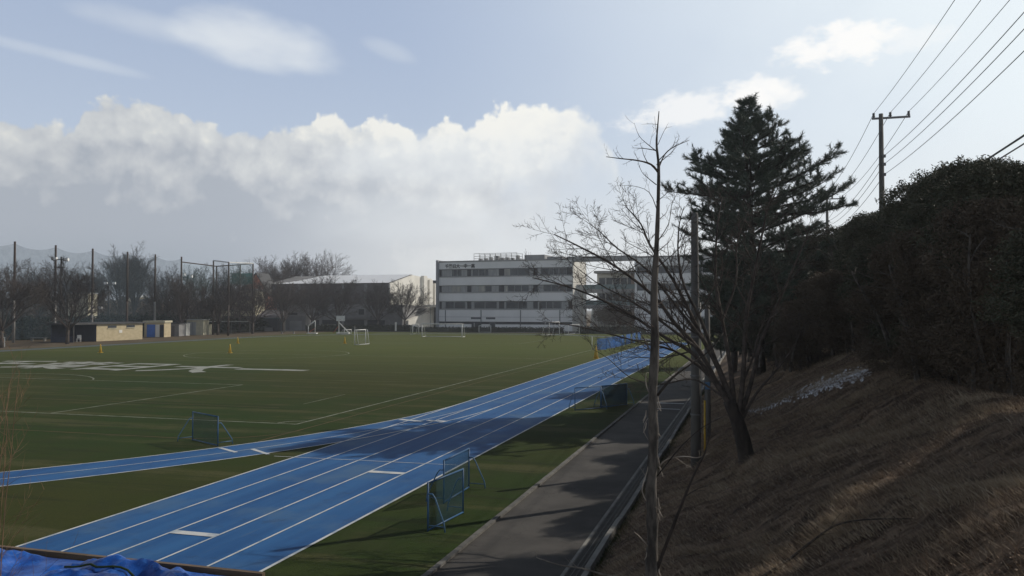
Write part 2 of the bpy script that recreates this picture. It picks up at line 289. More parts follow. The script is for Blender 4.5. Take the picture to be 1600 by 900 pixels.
M = dict(
    turf=mat_turf(), track=mat_track(), track_grey=mat_track('track_worn', (0.075, 0.10, 0.125), (0.10, 0.125, 0.15), (0.12, 0.14, 0.16)),
    asphalt=mat_asphalt(), bank=mat_bank(), ground=mat_ground(),
    line=mat('line_paint', (0.62, 0.63, 0.62), (0.30, 0.38, 0.46), 1.4, 0.7, lo=.42, hi=.72),
    line_field=mat('turf_line', (0.30, 0.31, 0.25), (0.16, 0.17, 0.12), 1.2, 0.9),
    line_tan=mat('turf_line_tan', (0.13, 0.085, 0.03), (0.065, 0.055, 0.022), 0.8, 0.9),
    letter=mat('turf_lettering', (0.36, 0.37, 0.34), (0.24, 0.25, 0.21), 0.8, 0.9),
    conc=mat('concrete', (0.30, 0.29, 0.26), (0.20, 0.195, 0.18), 1.5, 0.9, bump=0.4),
    conc_pole=mat('pole_concrete', (0.17, 0.165, 0.15), (0.105, 0.10, 0.092), 2.0, 0.85, bump=0.4, bscale=12, stretch=(1, 1, 0.3)),
    conc_dull=mat('weathered_kerb', (0.19, 0.182, 0.165), (0.12, 0.115, 0.105), 2.5, 0.9, bump=0.4),
    grate=mat('drain_grate', (0.055, 0.055, 0.055), (0.03, 0.03, 0.03), 5, 0.6, metal=0.3),
    wood=mat('old_board', (0.20, 0.145, 0.10), (0.12, 0.085, 0.055), 3, 0.9, stretch=(0.3, 3, 3)),
    bark=mat('bark', (0.062, 0.050, 0.042), (0.030, 0.025, 0.021), 7, 0.95, bump=0.9, bscale=18, stretch=(1, 1, 0.35)),
    bark_pale=mat('bark_pale', (0.150, 0.132, 0.112), (0.045, 0.040, 0.035), 11, 0.95, bump=1.0, bscale=26, stretch=(1, 1, 0.3)),
    sun_tinted_wood=mat('sun_tinted_wood', (0.46, 0.40, 0.33), (0.26, 0.22, 0.18), 5, 0.8),  # sunlight on broken branch, side twigs and bark strips put into the colour
    limb=mat('limb_bark', (0.115, 0.094, 0.080), (0.055, 0.045, 0.038), 5, 0.95),
    twig=mat('twig', (0.105, 0.078, 0.060), (0.065, 0.048, 0.038), 2, 0.9),
    twig_far=mat('twig_far', (0.085, 0.068, 0.060), (0.056, 0.047, 0.045), 0.4, 0.9),
    twig_tan=mat('twig_tan', (0.24, 0.15, 0.09), (0.13, 0.085, 0.055), 2, 0.9),
    trunk_far=mat('trunk_far', (0.12, 0.10, 0.085), (0.07, 0.055, 0.045), 2, 0.9),
    needle=mat_leaf('pine_needles', (0.046, 0.074, 0.052), (0.064, 0.094, 0.064), (0.092, 0.118, 0.080), 0.55),
    leaf=mat_leaf('evergreen_leaf', (0.060, 0.070, 0.045), (0.090, 0.092, 0.060), (0.118, 0.108, 0.075), 0.65, spec=.12),
    leaf_brown=mat_leaf('brownish_leaf', (0.100, 0.078, 0.058), (0.14, 0.11, 0.08), (0.14, 0.11, 0.078), 0.7, spec=.12),
    leaf_far=mat_leaf('hedge_leaf', (0.018, 0.026, 0.014), (0.028, 0.034, 0.018), (0.04, 0.045, 0.022), 0.8),
    grass=mat_leaf('dry_grass', (0.13, 0.092, 0.068), (0.27, 0.20, 0.145), (0.52, 0.43, 0.32), 0.8, spec=0.15),
    grass_green=mat_leaf('green_grass', (0.03, 0.05, 0.015), (0.045, 0.07, 0.02), (0.10, 0.10, 0.04), 0.8, spec=0.15),
    litter=mat_leaf('fallen_leaves', (0.10, 0.062, 0.042), (0.20, 0.13, 0.085), (0.40, 0.30, 0.21), 0.8, spec=.2),
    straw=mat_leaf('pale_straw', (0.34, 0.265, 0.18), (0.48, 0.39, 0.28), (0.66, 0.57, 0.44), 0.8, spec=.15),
    snow=mat('snow', (0.85, 0.86, 0.88), (0.6, 0.6, 0.6), 4, 0.8, bump=0.5),
    white=mat('white_paint', (0.72, 0.72, 0.70), (0.6, 0.6, 0.58), 2, 0.5),
    pipe_white=mat('white_pipe', (0.5, 0.5, 0.48), (0.4, 0.4, 0.38), 2, 0.5),
    bluepipe=mat('blue_pipe', (0.04, 0.12, 0.26), (0.03, 0.09, 0.19), 3, 0.45),
    bluepale=mat('pale_blue_pipe', (0.10, 0.20, 0.32), (0.07, 0.16, 0.28), 3, 0.45),
    net_blue=mat_net('net_teal', (0.02, 0.06, 0.085), 0.30), net_dense=mat_net('net_dense', (0.02, 0.065, 0.11), 0.62),
    net_pale=mat_net('net_pale', (0.04, 0.10, 0.16), 0.08), net_bright=mat_net('net_bright_blue', (0.03, 0.14, 0.42), 0.5),
    net_dark=mat_net('net_dark', (0.05, 0.08, 0.10), 0.26), net_white=mat_net('net_white', (0.4, 0.42, 0.42), 0.05),
    net_field=mat_net('net_field', (0.04, 0.09, 0.11), 0.22),
    net_cage=mat_net('net_cage', (0.08, 0.20, 0.20), 0.10), net_green=mat_net('net_green', (0.02, 0.13, 0.11), 0.85),
    yellow=mat('yellow_plastic', (0.66, 0.42, 0.04), (0.5, 0.32, 0.04), 3, 0.5),
    metal=mat('grey_metal', (0.22, 0.22, 0.22), (0.15, 0.15, 0.15), 3, 0.5, metal=0.4),
    darkmetal=mat('dark_metal', (0.06, 0.06, 0.062), (0.04, 0.04, 0.042), 3, 0.6),
    rust=mat('net_pole', (0.075, 0.055, 0.045), (0.05, 0.038, 0.032), 1, 0.8),
    pole_light=mat('pole_lower', (0.26, 0.25, 0.23), (0.2, 0.19, 0.18), 1, 0.8),
    wire=mat('wire', (0.05, 0.05, 0.052), (0.04, 0.04, 0.04), 1, 0.7),
    wall=mat('school_wall', (0.84, 0.835, 0.825), (0.76, 0.76, 0.75), 0.25, 0.8, stretch=(1, 1, 0.4)),
    wall_dark=mat('school_wall_dark', (0.30, 0.31, 0.33), (0.25, 0.26, 0.28), 0.3, 0.8),
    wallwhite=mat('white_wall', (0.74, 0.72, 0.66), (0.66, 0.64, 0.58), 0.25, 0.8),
    coping=mat('coping', (0.34, 0.34, 0.34), (0.28, 0.28, 0.28), 0.5, 0.7),
    groove=mat('groove', (0.10, 0.11, 0.125), (0.08, 0.09, 0.10), 1, 0.7),
    recess=mat('recess', (0.035, 0.04, 0.05), (0.025, 0.03, 0.038), 0.5, 0.7),
    glass=mat('window_glass', (0.055, 0.068, 0.080), (0.03, 0.038, 0.048), 0.6, 0.15, 0.5),
    curtain=mat('curtained_glass', (0.36, 0.37, 0.37), (0.24, 0.25, 0.26), 0.9, 0.3, 0.4, stretch=(3, 3, 0.3)),
    curtain2=mat('curtained_glass_cream', (0.42, 0.41, 0.36), (0.24, 0.24, 0.23), 0.9, 0.3, 0.4, stretch=(3, 3, 0.3)),
    frame=mat('window_frame', (0.30, 0.31, 0.32), (0.25, 0.26, 0.27), 1, 0.5),
    sign=mat('sign_letters', (0.035, 0.035, 0.04), (0.03, 0.03, 0.03), 1, 0.6),
    greenglass=mat('balcony_glass', (0.19, 0.26, 0.26), (0.13, 0.19, 0.20), 0.5, 0.2, 0.5),
    brick=mat('warm_panel', (0.26, 0.19, 0.155), (0.20, 0.15, 0.125), 0.5, 0.8),
    metalroof=mat('metal_roof', (0.93, 0.93, 0.92), (0.88, 0.88, 0.87), 0.3, 0.35, 0.8),
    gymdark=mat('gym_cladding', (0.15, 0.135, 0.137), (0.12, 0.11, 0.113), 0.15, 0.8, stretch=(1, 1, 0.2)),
    gymgrey=mat('gym_concrete', (0.26, 0.255, 0.25), (0.20, 0.198, 0.198), 0.3, 0.85),
    beige=mat('beige_block', (0.50, 0.42, 0.27), (0.42, 0.35, 0.22), 1.3, 0.85, stretch=(1, 1, 2)),
    beige2=mat('pale_yellow_wall', (0.56, 0.52, 0.38), (0.46, 0.43, 0.32), 1.3, 0.85),
    navy=mat('navy_wall', (0.045, 0.052, 0.085), (0.035, 0.04, 0.062), 1.0, 0.8),
    darkroof=mat('dark_roof', (0.075, 0.075, 0.078), (0.055, 0.055, 0.057), 1, 0.8),
    bluedoor=mat('blue_door', (0.05, 0.17, 0.55), (0.04, 0.14, 0.45), 1, 0.5),
    teal=mat('teal_roof', (0.035, 0.13, 0.14), (0.03, 0.10, 0.11), 0.5, 0.7),
    salmon=mat('salmon_wall', (0.48, 0.20, 0.13), (0.40, 0.17, 0.11), 0.5, 0.8),
    orange=mat('orange_pipe', (0.38, 0.10, 0.05), (0.3, 0.08, 0.04), 2, 0.6),
)
def mat_tarp():
    m, t, b = pbsdf('blue_tarp', 0.42, 0.5)
    P = t.node('ShaderNodeTexCoord').outputs['Object']
    a = t.noise(P, 1.6, 6, 0.65); w = t.noise(P, 6, 5, 0.7, 0.8)
    c = t.mix(t.sstep(a, 0.35, 0.65), (0.006, 0.040, 0.22), (0.016, 0.12, 0.50))  # dark folds and lit facets of the tarp painted into its blues
    c = t.mix(t.m('MULTIPLY', t.sstep(w, 0.55, 0.7), 0.5), c, (0.07, 0.26, 0.75))
    t.put(b.inputs['Base Color'], c)
    bn = t.node('ShaderNodeBump'); bn.inputs['Strength'].default_value = 0.45; bn.inputs['Distance'].default_value = 0.04
    t.put(bn.inputs['Height'], w); t.put(b.inputs['Normal'], bn.outputs[0]); return m
M['tarp'] = mat_tarp()
M['lamp'] = mat('lamp_glass', (0.85, 0.85, 0.83), (0.8, 0.8, 0.78), 1, 0.2, 0.6)

# ------------------------------------------------------------------ mesh helpers
def tag(o, label=None, cat=None, group=None, kind=None):
    for k, v in (('label', label), ('category', cat), ('group', group), ('kind', kind)):
        if v: o[k] = v
    return o
def thing(name, label, cat, loc=(0, 0, 0), rz=0.0, group=None):
    o = bpy.data.objects.new(name, None); COL.objects.link(o); o.location = loc; o.rotation_euler = (0, 0, rz)
    o.empty_display_size = 0.3
    return tag(o, label, cat, group)
class MB:
    def __init__(s): s.v = []; s.f = []
    def add(s, vs, fs):
        b = len(s.v); s.v += [tuple(v) for v in vs]; s.f += [tuple(b + i for i in f) for f in fs]; return s
    def box(s, c, d, rz=0.0):
        cx, cy_, cz = c; dx, dy, dz = d[0] / 2, d[1] / 2, d[2] / 2; ca, sa = math.cos(rz), math.sin(rz)
        vs = []
        for z in (-dz, dz):
            for x, y in ((-dx, -dy), (dx, -dy), (dx, dy), (-dx, dy)):
                vs.append((cx + x * ca - y * sa, cy_ + x * sa + y * ca, cz + z))
        return s.add(vs, [(3, 2, 1, 0), (4, 5, 6, 7), (0, 1, 5, 4), (1, 2, 6, 5), (2, 3, 7, 6), (3, 0, 4, 7)])
    def bx(s, x0, x1, y0, y1, z0, z1): return s.box(((x0 + x1) / 2, (y0 + y1) / 2, (z0 + z1) / 2), (x1 - x0, y1 - y0, z1 - z0))
    def tube(s, pts, rad, n=6, cap=True):
        pts = [Vector(p) for p in pts]; k = len(pts)
        if not isinstance(rad, (list, tuple)): rad = [rad] * k
        b = len(s.v); up = None
        for i, p in enumerate(pts):
            d = (pts[min(i + 1, k - 1)] - pts[max(i - 1, 0)])
            if d.length < 1e-9: d = Vector((0, 0, 1))
            d.normalize()
            if up is None: up = d.orthogonal().normalized()
            else:
                up = up - d * up.dot(d)
                up = up.normalized() if up.length > 1e-6 else d.orthogonal().normalized()
            w = d.cross(up)
            for j in range(n):
                a = 2 * math.pi * j / n; q = p + (up * math.cos(a) + w * math.sin(a)) * rad[i]
                s.v.append((q.x, q.y, q.z))
        for i in range(k - 1):
            for j in range(n):
                j2 = (j + 1) % n; s.f.append((b + i * n + j, b + i * n + j2, b + (i + 1) * n + j2, b + (i + 1) * n + j))
        if cap:
            s.f.append(tuple(b + j for j in reversed(range(n)))); s.f.append(tuple(b + (k - 1) * n + j for j in range(n)))
        return s
    def poly(s, vs): return s.add(vs, [tuple(range(len(vs)))])
    def prism(s, poly, axis, a, b):
        """poly: list of 2D points; extruded along axis index from a to b"""
        n = len(poly)
        def mk(p, q):
            l = list(p); l.insert(axis, q); return tuple(l)
        vs = [mk(p, a) for p in poly] + [mk(p, b) for p in poly]
        fs = [tuple(reversed(range(n))), tuple(range(n, 2 * n))] + [(i, (i + 1) % n, n + (i + 1) % n, n + i) for i in range(n)]
        return s.add(vs, fs)
    def build(s, name, m, parent=None, smooth=False, mats=None, fm=None):
        me = bpy.data.meshes.new(name); me.from_pydata(s.v, [], s.f)
        me.materials.append(m)
        if mats:
            for q in mats: me.materials.append(q)
        if fm is not None: me.polygons.foreach_set('material_index', fm)
        if smooth: me.polygons.foreach_set('use_smooth', [True] * len(me.polygons))
        me.update()
        o = bpy.data.objects.new(name, me); COL.objects.link(o)
        if parent is not None: o.parent = parent
        return o
def np_mesh(name, V, Fq, m, parent=None):
    """V (n,3), Fq (k,3|4) arrays"""
    me = bpy.data.meshes.new(name); nv, nf, w = len(V), len(Fq), Fq.shape[1]
    me.vertices.add(nv); me.vertices.foreach_set('co', np.asarray(V, dtype=np.float32).ravel())
    me.loops.add(nf * w); me.loops.foreach_set('vertex_index', Fq.astype(np.int32).ravel())
    me.polygons.add(nf); me.polygons.foreach_set('loop_start', np.arange(0, nf * w, w, dtype=np.int32))
    me.update(calc_edges=True); me.validate(); me.materials.append(m)
    o = bpy.data.objects.new(name, me); COL.objects.link(o)
    if parent is not None: o.parent = parent
    return o
def struct(name, mb, m): return tag(mb.build(name, m), kind='structure')
def copy_thing(root, label, group, loc, rz=None, sc=None):
    r = root.copy(); COL.objects.link(r); r.location = loc
    if rz is not None: r.rotation_euler = (0, 0, rz)
    if sc is not None: r.scale = sc if isinstance(sc, tuple) else (sc, sc, sc)
    r['label'] = label
    if group: r['group'] = group
    for ch in list(root.children):
        c = ch.copy(); COL.objects.link(c); c.parent = r
        for g in ch.children:
            d = g.copy(); COL.objects.link(d); d.parent = c
    return r

# ------------------------------------------------------------------ ground, turf, track, path
struct('ground', MB().poly([(-2500, -2500, -0.03), (2500, -2500, -0.03), (2500, 2500, -0.03), (-2500, 2500, -0.03)]), M['ground'])
XL = -15.5; LW = 1.22; XR = XL + 5 * LW; PX0 = -6.2; Y0 = 14.2
CXc = -52.0; RC = 36.5; YA, YB = 43.0, 127.0
tb = MB()
tb.poly([(-92.0, -20, 0), (XL - 0.12, -20, 0), (XL - 0.12, Y0, 0), (PX0, Y0, 0), (PX0, 172, 0), (-92.0, 172, 0)])
struct('turf', tb, M['turf'])
struct('schoolyard_pavement', MB().poly([(-90, 172, -0.004), (90, 172, -0.004), (90, 230, -0.004), (-90, 230, -0.004)]), M['asphalt'])
# sprint straight
st = MB(); st.poly([(XL, Y0, .004), (XR, Y0, .004), (XR, 131, .004), (XL, 131, .004)])
struct('running_track', st, M['track'])
def arc(cx, cy_, r, a0, a1, n=48): return [(cx + r * math.cos(a0 + (a1 - a0) * i / n), cy_ + r * math.sin(a0 + (a1 - a0) * i / n)) for i in range(n + 1)]
def ring(mb, pi, po, z):
    for i in range(len(pi) - 1): mb.poly([(*pi[i], z), (*po[i], z), (*po[i + 1], z), (*pi[i + 1], z)])
# near curve of the oval: from the straight (angle 0) round to the far side; two lanes wide
cv = MB()
a_in = arc(CXc, YA, RC, 0, -math.pi, 90); a_out = arc(CXc, YA, RC + 2.44, 0, -math.pi, 90)
def clipx(p, q):
    return p
ring(cv, a_in, a_out, .007)
struct('track_near_curve', cv, M['track'])
cf = MB()
ring(cf, arc(CXc, YB, RC, 0, math.pi, 60), arc(CXc, YB, RC + 2.44, 0, math.pi, 60), .007)
cf.poly([(CXc - RC - 2.44, YA, .007), (CXc - RC, YA, .007), (CXc - RC, YB, .007), (CXc - RC - 2.44, YB, .007)])
struct('track_far_side', cf, M['track_grey'])
# lane lines
ln = MB(); w = 0.05
def strip(mb, pts, w, z):
    n = len(pts); L, Rr = [], []
    for i, p in enumerate(pts):
        a = pts[max(i - 1, 0)]; b = pts[min(i + 1, n - 1)]
        dx, dy = b[0] - a[0], b[1] - a[1]; l = math.hypot(dx, dy) or 1
        nx, ny = -dy / l * w / 2, dx / l * w / 2
        L.append((p[0] + nx, p[1] + ny, z)); Rr.append((p[0] - nx, p[1] - ny, z))
    for i in range(n - 1): mb.poly([Rr[i], Rr[i + 1], L[i + 1], L[i]])
for k in range(6):
    x = XL + k * LW
    strip(ln, [(x, Y0), (x, 131)], w * (1.6 if k in (0, 5) else 1.2), .011 + k * 0.0001)
for r_, w_ in ((RC, .08), (RC + 1.22, .05), (RC + 2.44, .08)):
    strip(ln, arc(CXc, YA, r_, 0.0, -math.pi, 120), w_, .0125 + r_ * 1e-5)
    strip(ln, arc(CXc, YB, r_, 0.0, math.pi, 60), w_, .0125 + r_ * 1e-5)
strip(ln, [(XL, 131), (XR, 131)], .08, .0135)
def gx(px, py): p = gp(px, py); return (p.x, p.y)
def bar(mb, a, b, w, z): strip(mb, [a, b], w, z)
bar(ln, (XL + 3 * LW, 24.2), (XL + 4 * LW, 24.2), .30, .0142)
bar(ln, (XL + 2 * LW, 16.4), (XL + 3 * LW, 16.4), .26, .0142)
bar(ln, gx(626, 655), gx(660, 658), .32, .0142); bar(ln, gx(668, 656.5), gx(697, 658), .32, .0143)
bar(ln, gx(346, 699), gx(371, 706), .16, .0142); bar(ln, gx(396, 701), gx(421, 709), .16, .0142)
bar(ln, gx(430, 712), gx(716, 726), .045, .0144)
struct('lane_lines', ln, M['line'])
# pitch lines
pl = MB()
GX0, GX1, GY0, GY1 = -88.0, -19.85, 33.2, 135.0; GM = (GX0 + GX1) / 2
for a, b in [((GX1, GY0), (GX1, GY1)), ((GX0, GY0), (GX1, GY0)), ((GX0, GY0), (GX0, GY1)), ((GX0, GY1), (GX1, GY1)), ((GX0, 84), (GX1, 84)),
             ((GM - 20.2, GY0), (GM - 20.2, GY0 + 16.2)), ((GM + 20.2, GY0), (GM + 20.2, GY0 + 16.2)), ((GM - 20.2, GY0 + 16.2), (GM + 20.2, GY0 + 16.2)),
             ((GM - 20.2, GY1), (GM - 20.2, GY1 - 16.2)), ((GM + 20.2, GY1), (GM + 20.2, GY1 - 16.2)), ((GM - 20.2, GY1 - 16.2), (GM + 20.2, GY1 - 16.2)),
             ((GM + 9.2, GY0), (GM + 9.2, GY0 + 5.5)), ((GM - 9.2, GY0), (GM - 9.2, GY0 + 5.5)), ((GM - 9.2, GY0 + 5.5), (GM + 9.2, GY0 + 5.5))]:
    strip(pl, [a, b], .11, .006 + 0.00002 * len(pl.v))
strip(pl, arc(GM, 84, 9.15, 0, 2 * math.pi, 64), .12, .0085)
strip(pl, arc(GM, GY0 + 11, 9.15, R(38), R(142), 32), .12, .0087)
strip(pl, arc(GM, GY1 - 11, 9.15, R(218), R(322), 32), .12, .0087)
strip(pl, arc(GX1, GY0, 1.0, R(90), R(180), 10), .1, .0089)
strip(pl, [gx(475, 631), gx(540, 616)], .06, .0090)
struct('pitch_lines', pl, M['line_field'])
tn = MB()
strip(tn, [(-18.75, 28.6), (-18.75, 128)], .09, .0095); strip(tn, [(-88, 28.3), (-22.0, 28.3)], .09, .0096)
strip(tn, [(-88, 38.4), (-24, 38.4)], .08, .0097); strip(tn, arc(-22.2, 31.8, 3.5, R(-90), R(0), 12), .09, .0098)
strip(tn, [(-80, 58.0), (-30, 58.0)], .07, .0099); strip(tn, [(-74, 100), (-30, 100)], .1, .0099); strip(tn, [(-74, 112), (-26, 112)], .14, .0099)
struct('faint_pitch_lines', tn, M['line_tan'])

def text_mesh(s, size, name, m, extrude, offset, loc, rot, sx=1, sy_=1, spacing=1.0, parent=None):
    cu = bpy.data.curves.new(name, 'FONT'); cu.body = s; cu.size = size; cu.extrude = extrude; cu.offset = offset; cu.space_character = spacing
    cu.resolution_u = 3
    o = bpy.data.objects.new(name, cu); COL.objects.link(o)
    bpy.context.view_layer.update()
    dg = bpy.context.evaluated_depsgraph_get()
    me = bpy.data.meshes.new_from_object(o.evaluated_get(dg)); me.name = name
    bpy.data.objects.remove(o); me.materials.clear(); me.materials.append(m)
    q = bpy.data.objects.new(name, me); COL.objects.link(q); q.location = loc; q.rotation_euler = rot; q.scale = (sx, sy_, 1)
    if parent is not None: q.parent = parent
    return q
# big characters painted on the turf
xs = [-68.9, -61.5, -54.2, -46.9, -39.7]
for i, ch in enumerate("千葉日大一"):
    o = text_mesh(ch, 7.0, 'turf_lettering', M['letter'], 0.0, 0.16, (xs[i] - 3.5, 58.6, .016), (0, 0, 0), 1.0, 1.35)
    tag(o, kind='structure')

# path, edging, drain
struct('path', MB().poly([(PX0 + .12, 4, 0.0), (-3.62, 4, 0.0), (-3.62, 172, 0.0), (PX0 + .12, 172, 0.0)]), M['asphalt'])
kb = MB(); y = 4.0
while y < 150:
    kb.bx(PX0, PX0 + .12, y, y + 0.99 + (0 if y < 60 else 9), -.1, .055 + 0.004 * math.sin(y * 5)); y += 1.0 if y < 60 else 10
struct('path_edging', kb, M['conc_dull'])
struct('path_marking', MB().poly([(-5.3, 46.2, .004), (-3.7, 46.2, .004), (-3.7, 46.5, .004), (-5.3, 46.5, .004)]).poly([(-5.3, 43.6, .004), (-3.7, 43.6, .004), (-3.7, 43.8, .004), (-5.3, 43.8, .004)]), M['line'])
dk = MB()
dk.bx(-3.62, -3.18, 3, 150, -.1, -.02)
struct('drain_channel', dk, M['recess'])
gr = MB(); y = 5.0
while y < 46:
    gr.bx(-3.555, -3.245, y, y + .018, -.02, .012); y += .06
for x in (-3.555, -3.45, -3.35, -3.25): gr.bx(x - .008, x + .008, 5, 46, -.018, .016)
struct('drain_grating', gr, M['grate'])
cb = MB(); rg = random.Random(5)
y = 4.0
while y < 120:
    L = 1.98; dx = rg.uniform(-.015, .015); dz = rg.uniform(-.02, .03)
    cb.box((-3.14 + dx, y + L / 2, .04 + dz), (.11, L, .22), rg.uniform(-.008, .008))
    cb.box((-3.615, y + L / 2, -.02), (.07, L, .07))
    y += 2.0
struct('drain_kerb', cb, M['conc'])

# bank
def build_bank():
    xs_ = np.concatenate([np.linspace(BX0 - .06, BX1 + 1.5, 50), np.array([7, 12, 40, 200, 800])]); ys_ = np.concatenate([np.arange(-12, 50, .35), np.arange(50, 200, 3.0), np.array([400., 900.])])
    V = []; rr = random.Random(3)
    for yy in ys_:
        for xx in xs_:
            z = bank(xx, yy)
            if BX0 < xx < BX1 + 1 and yy < 50: z += rr.gauss(0, .022)
            if xx <= BX0: z = -0.05
            V.append((xx, yy, z))
    nx = len(xs_); f = []
    for j in range(len(ys_) - 1):
        for i in range(nx - 1): f.append((j * nx + i, j * nx + i + 1, (j + 1) * nx + i + 1, (j + 1) * nx + i))
    mb = MB(); mb.v = V; mb.f = f
    return struct('grass_bank', mb, M['bank'])
build_bank()

def blades(name, n, pos, m, hmin, hmax, wid, lean=(0, 0), seed=1, kindlab=None):
    rs = np.random.RandomState(seed)
    P = pos(rs, n); n = len(P)
    h = rs.uniform(hmin, hmax, n); a = rs.uniform(0, 2 * np.pi, n); wd = wid * rs.uniform(.6, 1.3, n)
    dx = np.cos(a) * wd; dy = np.sin(a) * wd
    lx = lean[0] * h + rs.normal(0, .45, n) * h; ly = lean[1] * h + rs.normal(0, .45, n) * h
    V = np.empty((n, 3, 3), np.float32)
    V[:, 0] = P + np.stack([-dx, -dy, 0 * h], 1); V[:, 1] = P + np.stack([dx, dy, 0 * h], 1)
    V[:, 2] = P + np.stack([lx, ly, h], 1)
    Fq = np.arange(n * 3).reshape(n, 3)
    o = np_mesh(name, V.reshape(-1, 3), Fq, m); return tag(o, kind='stuff')
vbank = lambda X, Y: np.where(X > BX0, np.minimum(1, (X - BX0) / (BX1 - BX0)) * BZ + 0.05 * np.sin(X * 2.1 + Y * .35) * np.minimum(1, X - BX0) + .04 * np.sin(Y * 1.3 + X * 3) * np.minimum(1, X - BX0), 0)
def pos_bank(rs, n):
    t_ = rs.uniform(0, 1, n) ** 1.5; Y = 4 + 46 * t_; X = rs.uniform(BX0 + .05, BX1 + .8, n)
    # tussock rows running diagonally down the bank
    ph = (Y * 2.1 + X * 1.3 + 1.2 * np.sin(X * 1.7 + Y * .6) + .8 * np.sin(Y * .9)); keep = rs.uniform(0, 1, n) < (.30 + .70 * (np.sin(ph * 2.2) > -.1))
    X, Y = X[keep], Y[keep]
    return np.stack([X, Y, vbank(X, Y)], 1)
o = blades('dry_grass', 420000, pos_bank, M['grass'], .03, .11, .0040, (-.9, -.35), 4)
tag(o, 'dry brown grass covering the steep bank beside the path', 'grass')
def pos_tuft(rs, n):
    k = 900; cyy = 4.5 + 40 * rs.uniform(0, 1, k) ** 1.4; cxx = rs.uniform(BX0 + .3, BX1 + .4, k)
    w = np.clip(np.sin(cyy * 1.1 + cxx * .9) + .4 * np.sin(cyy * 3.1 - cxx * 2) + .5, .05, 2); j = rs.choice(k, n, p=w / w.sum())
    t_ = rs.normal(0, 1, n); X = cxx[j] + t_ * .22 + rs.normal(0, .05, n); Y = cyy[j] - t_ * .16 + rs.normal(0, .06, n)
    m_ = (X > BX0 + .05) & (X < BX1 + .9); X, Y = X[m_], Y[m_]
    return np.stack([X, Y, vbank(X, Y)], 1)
o = blades('straw_tufts', 80000, pos_tuft, M['straw'], .03, .13, .0045, (-.9, -.4), 14)  # straw blades; their bright clumps also stand in for patches of sun
tag(o, 'pale straw tufts flattened down the slope, brightened as if by sun dapples', 'grass')
def litter():
    rs = np.random.RandomState(21); n = 42000
    Y = 4 + 40 * rs.uniform(0, 1, n) ** 1.4; X = rs.uniform(BX0 - .35, BX1 + 1.2, n); n1 = np.sin(X * 2.3 + Y * 1.1) + np.sin(X * .9 - Y * 2.3)
    k = (rs.uniform(-1.6, 1.6, n) < n1) & ((X > BX0) | (rs.uniform(0, 1, n) < .25)); X, Y = X[k], Y[k]; n = len(X)
    P = np.stack([X, Y, vbank(X, Y) + .02 + rs.uniform(0, .04, n)], 1); a = rs.normal(0, 1, (n, 3)); a[:, 2] *= .45; a /= np.linalg.norm(a, axis=1)[:, None]
    b = np.cross(a, np.array([0, 0, 1.]) + rs.normal(0, .4, (n, 3))); b /= np.linalg.norm(b, axis=1)[:, None]; s_ = rs.uniform(.012, .030, n)[:, None]
    V = np.stack([P - a * s_, P + b * s_ * .6, P + a * s_, P - b * s_ * .6], 1)
    tag(np_mesh('leaf_litter', V.reshape(-1, 3), np.arange(n * 4).reshape(n, 4), M['litter']), 'brown fallen leaves littering the bank and the drain edge', 'leaves', kind='stuff')
litter()
def pos_foot(rs, n):
    Y = 4 + 60 * rs.uniform(0, 1, n) ** 1.5; X = -3.08 + np.abs(rs.normal(0, .12, n)); return np.stack([X, Y, vbank(X, Y)], 1)
o = blades('verge_grass', 9000, pos_foot, M['grass_green'], .04, .12, .008, (-.2, 0), 8)
tag(o, 'short green and straw grass at the foot of the bank along the drain', 'grass')
# old snow on the bank
def snow():
    rs = random.Random(11); mb = MB()
    for i in range(1100):
        t_ = rs.random(); px = 1172 + 172 * t_ + rs.gauss(0, 8); py = 645 - 62 * t_ + rs.gauss(0, 3.2) * (0.5 + t_)
        if t_ < .5 and rs.random() < .72: continue
        # meet the bank
        d = pt(px, py, 1.0) - Vector((0, 0, H)); lo, hi = 5.0, 60.0
        for _ in range(30):
            md = (lo + hi) / 2; q = Vector((0, 0, H)) + d * md
            if q.z > bank(q.x, q.y): lo = md
            else: hi = md
        q = Vector((0, 0, H)) + d * lo
        if q.x < BX0 or q.x > BX1 + .5: continue
        n = 9; r0 = rs.uniform(.012, .05) * (1 + 1.2 * t_); ang = rs.uniform(-.3, .3); ring_ = []
        for j in range(n):
            a = 2 * math.pi * j / n; r_ = r0 * rs.uniform(.6, 1.3)
            x = q.x + math.cos(a) * r_ * .55; y_ = q.y + math.sin(a) * r_ * 3.0 + math.cos(a) * r_ * .8
            ring_.append((x, y_, bank(x, y_) + .02))
        c = (q.x, q.y, bank(q.x, q.y) + .034); b = len(mb.v)
        mid = [(q.x + (v[0] - q.x) * .7, q.y + (v[1] - q.y) * .7, bank(q.x + (v[0] - q.x) * .7, q.y + (v[1] - q.y) * .7) + .03) for v in ring_]
        mb.v += ring_ + mid + [c]
        for j in range(n):
            k = (j + 1) % n; mb.f += [(b + j, b + k, b + n + k, b + n + j), (b + n + j, b + n + k, b + 2 * n)]
    o = mb.build('old_snow', M['snow'], smooth=True); tag(o, 'thin streak of leftover snow lying across the grass bank', 'snow', kind='stuff')
snow()

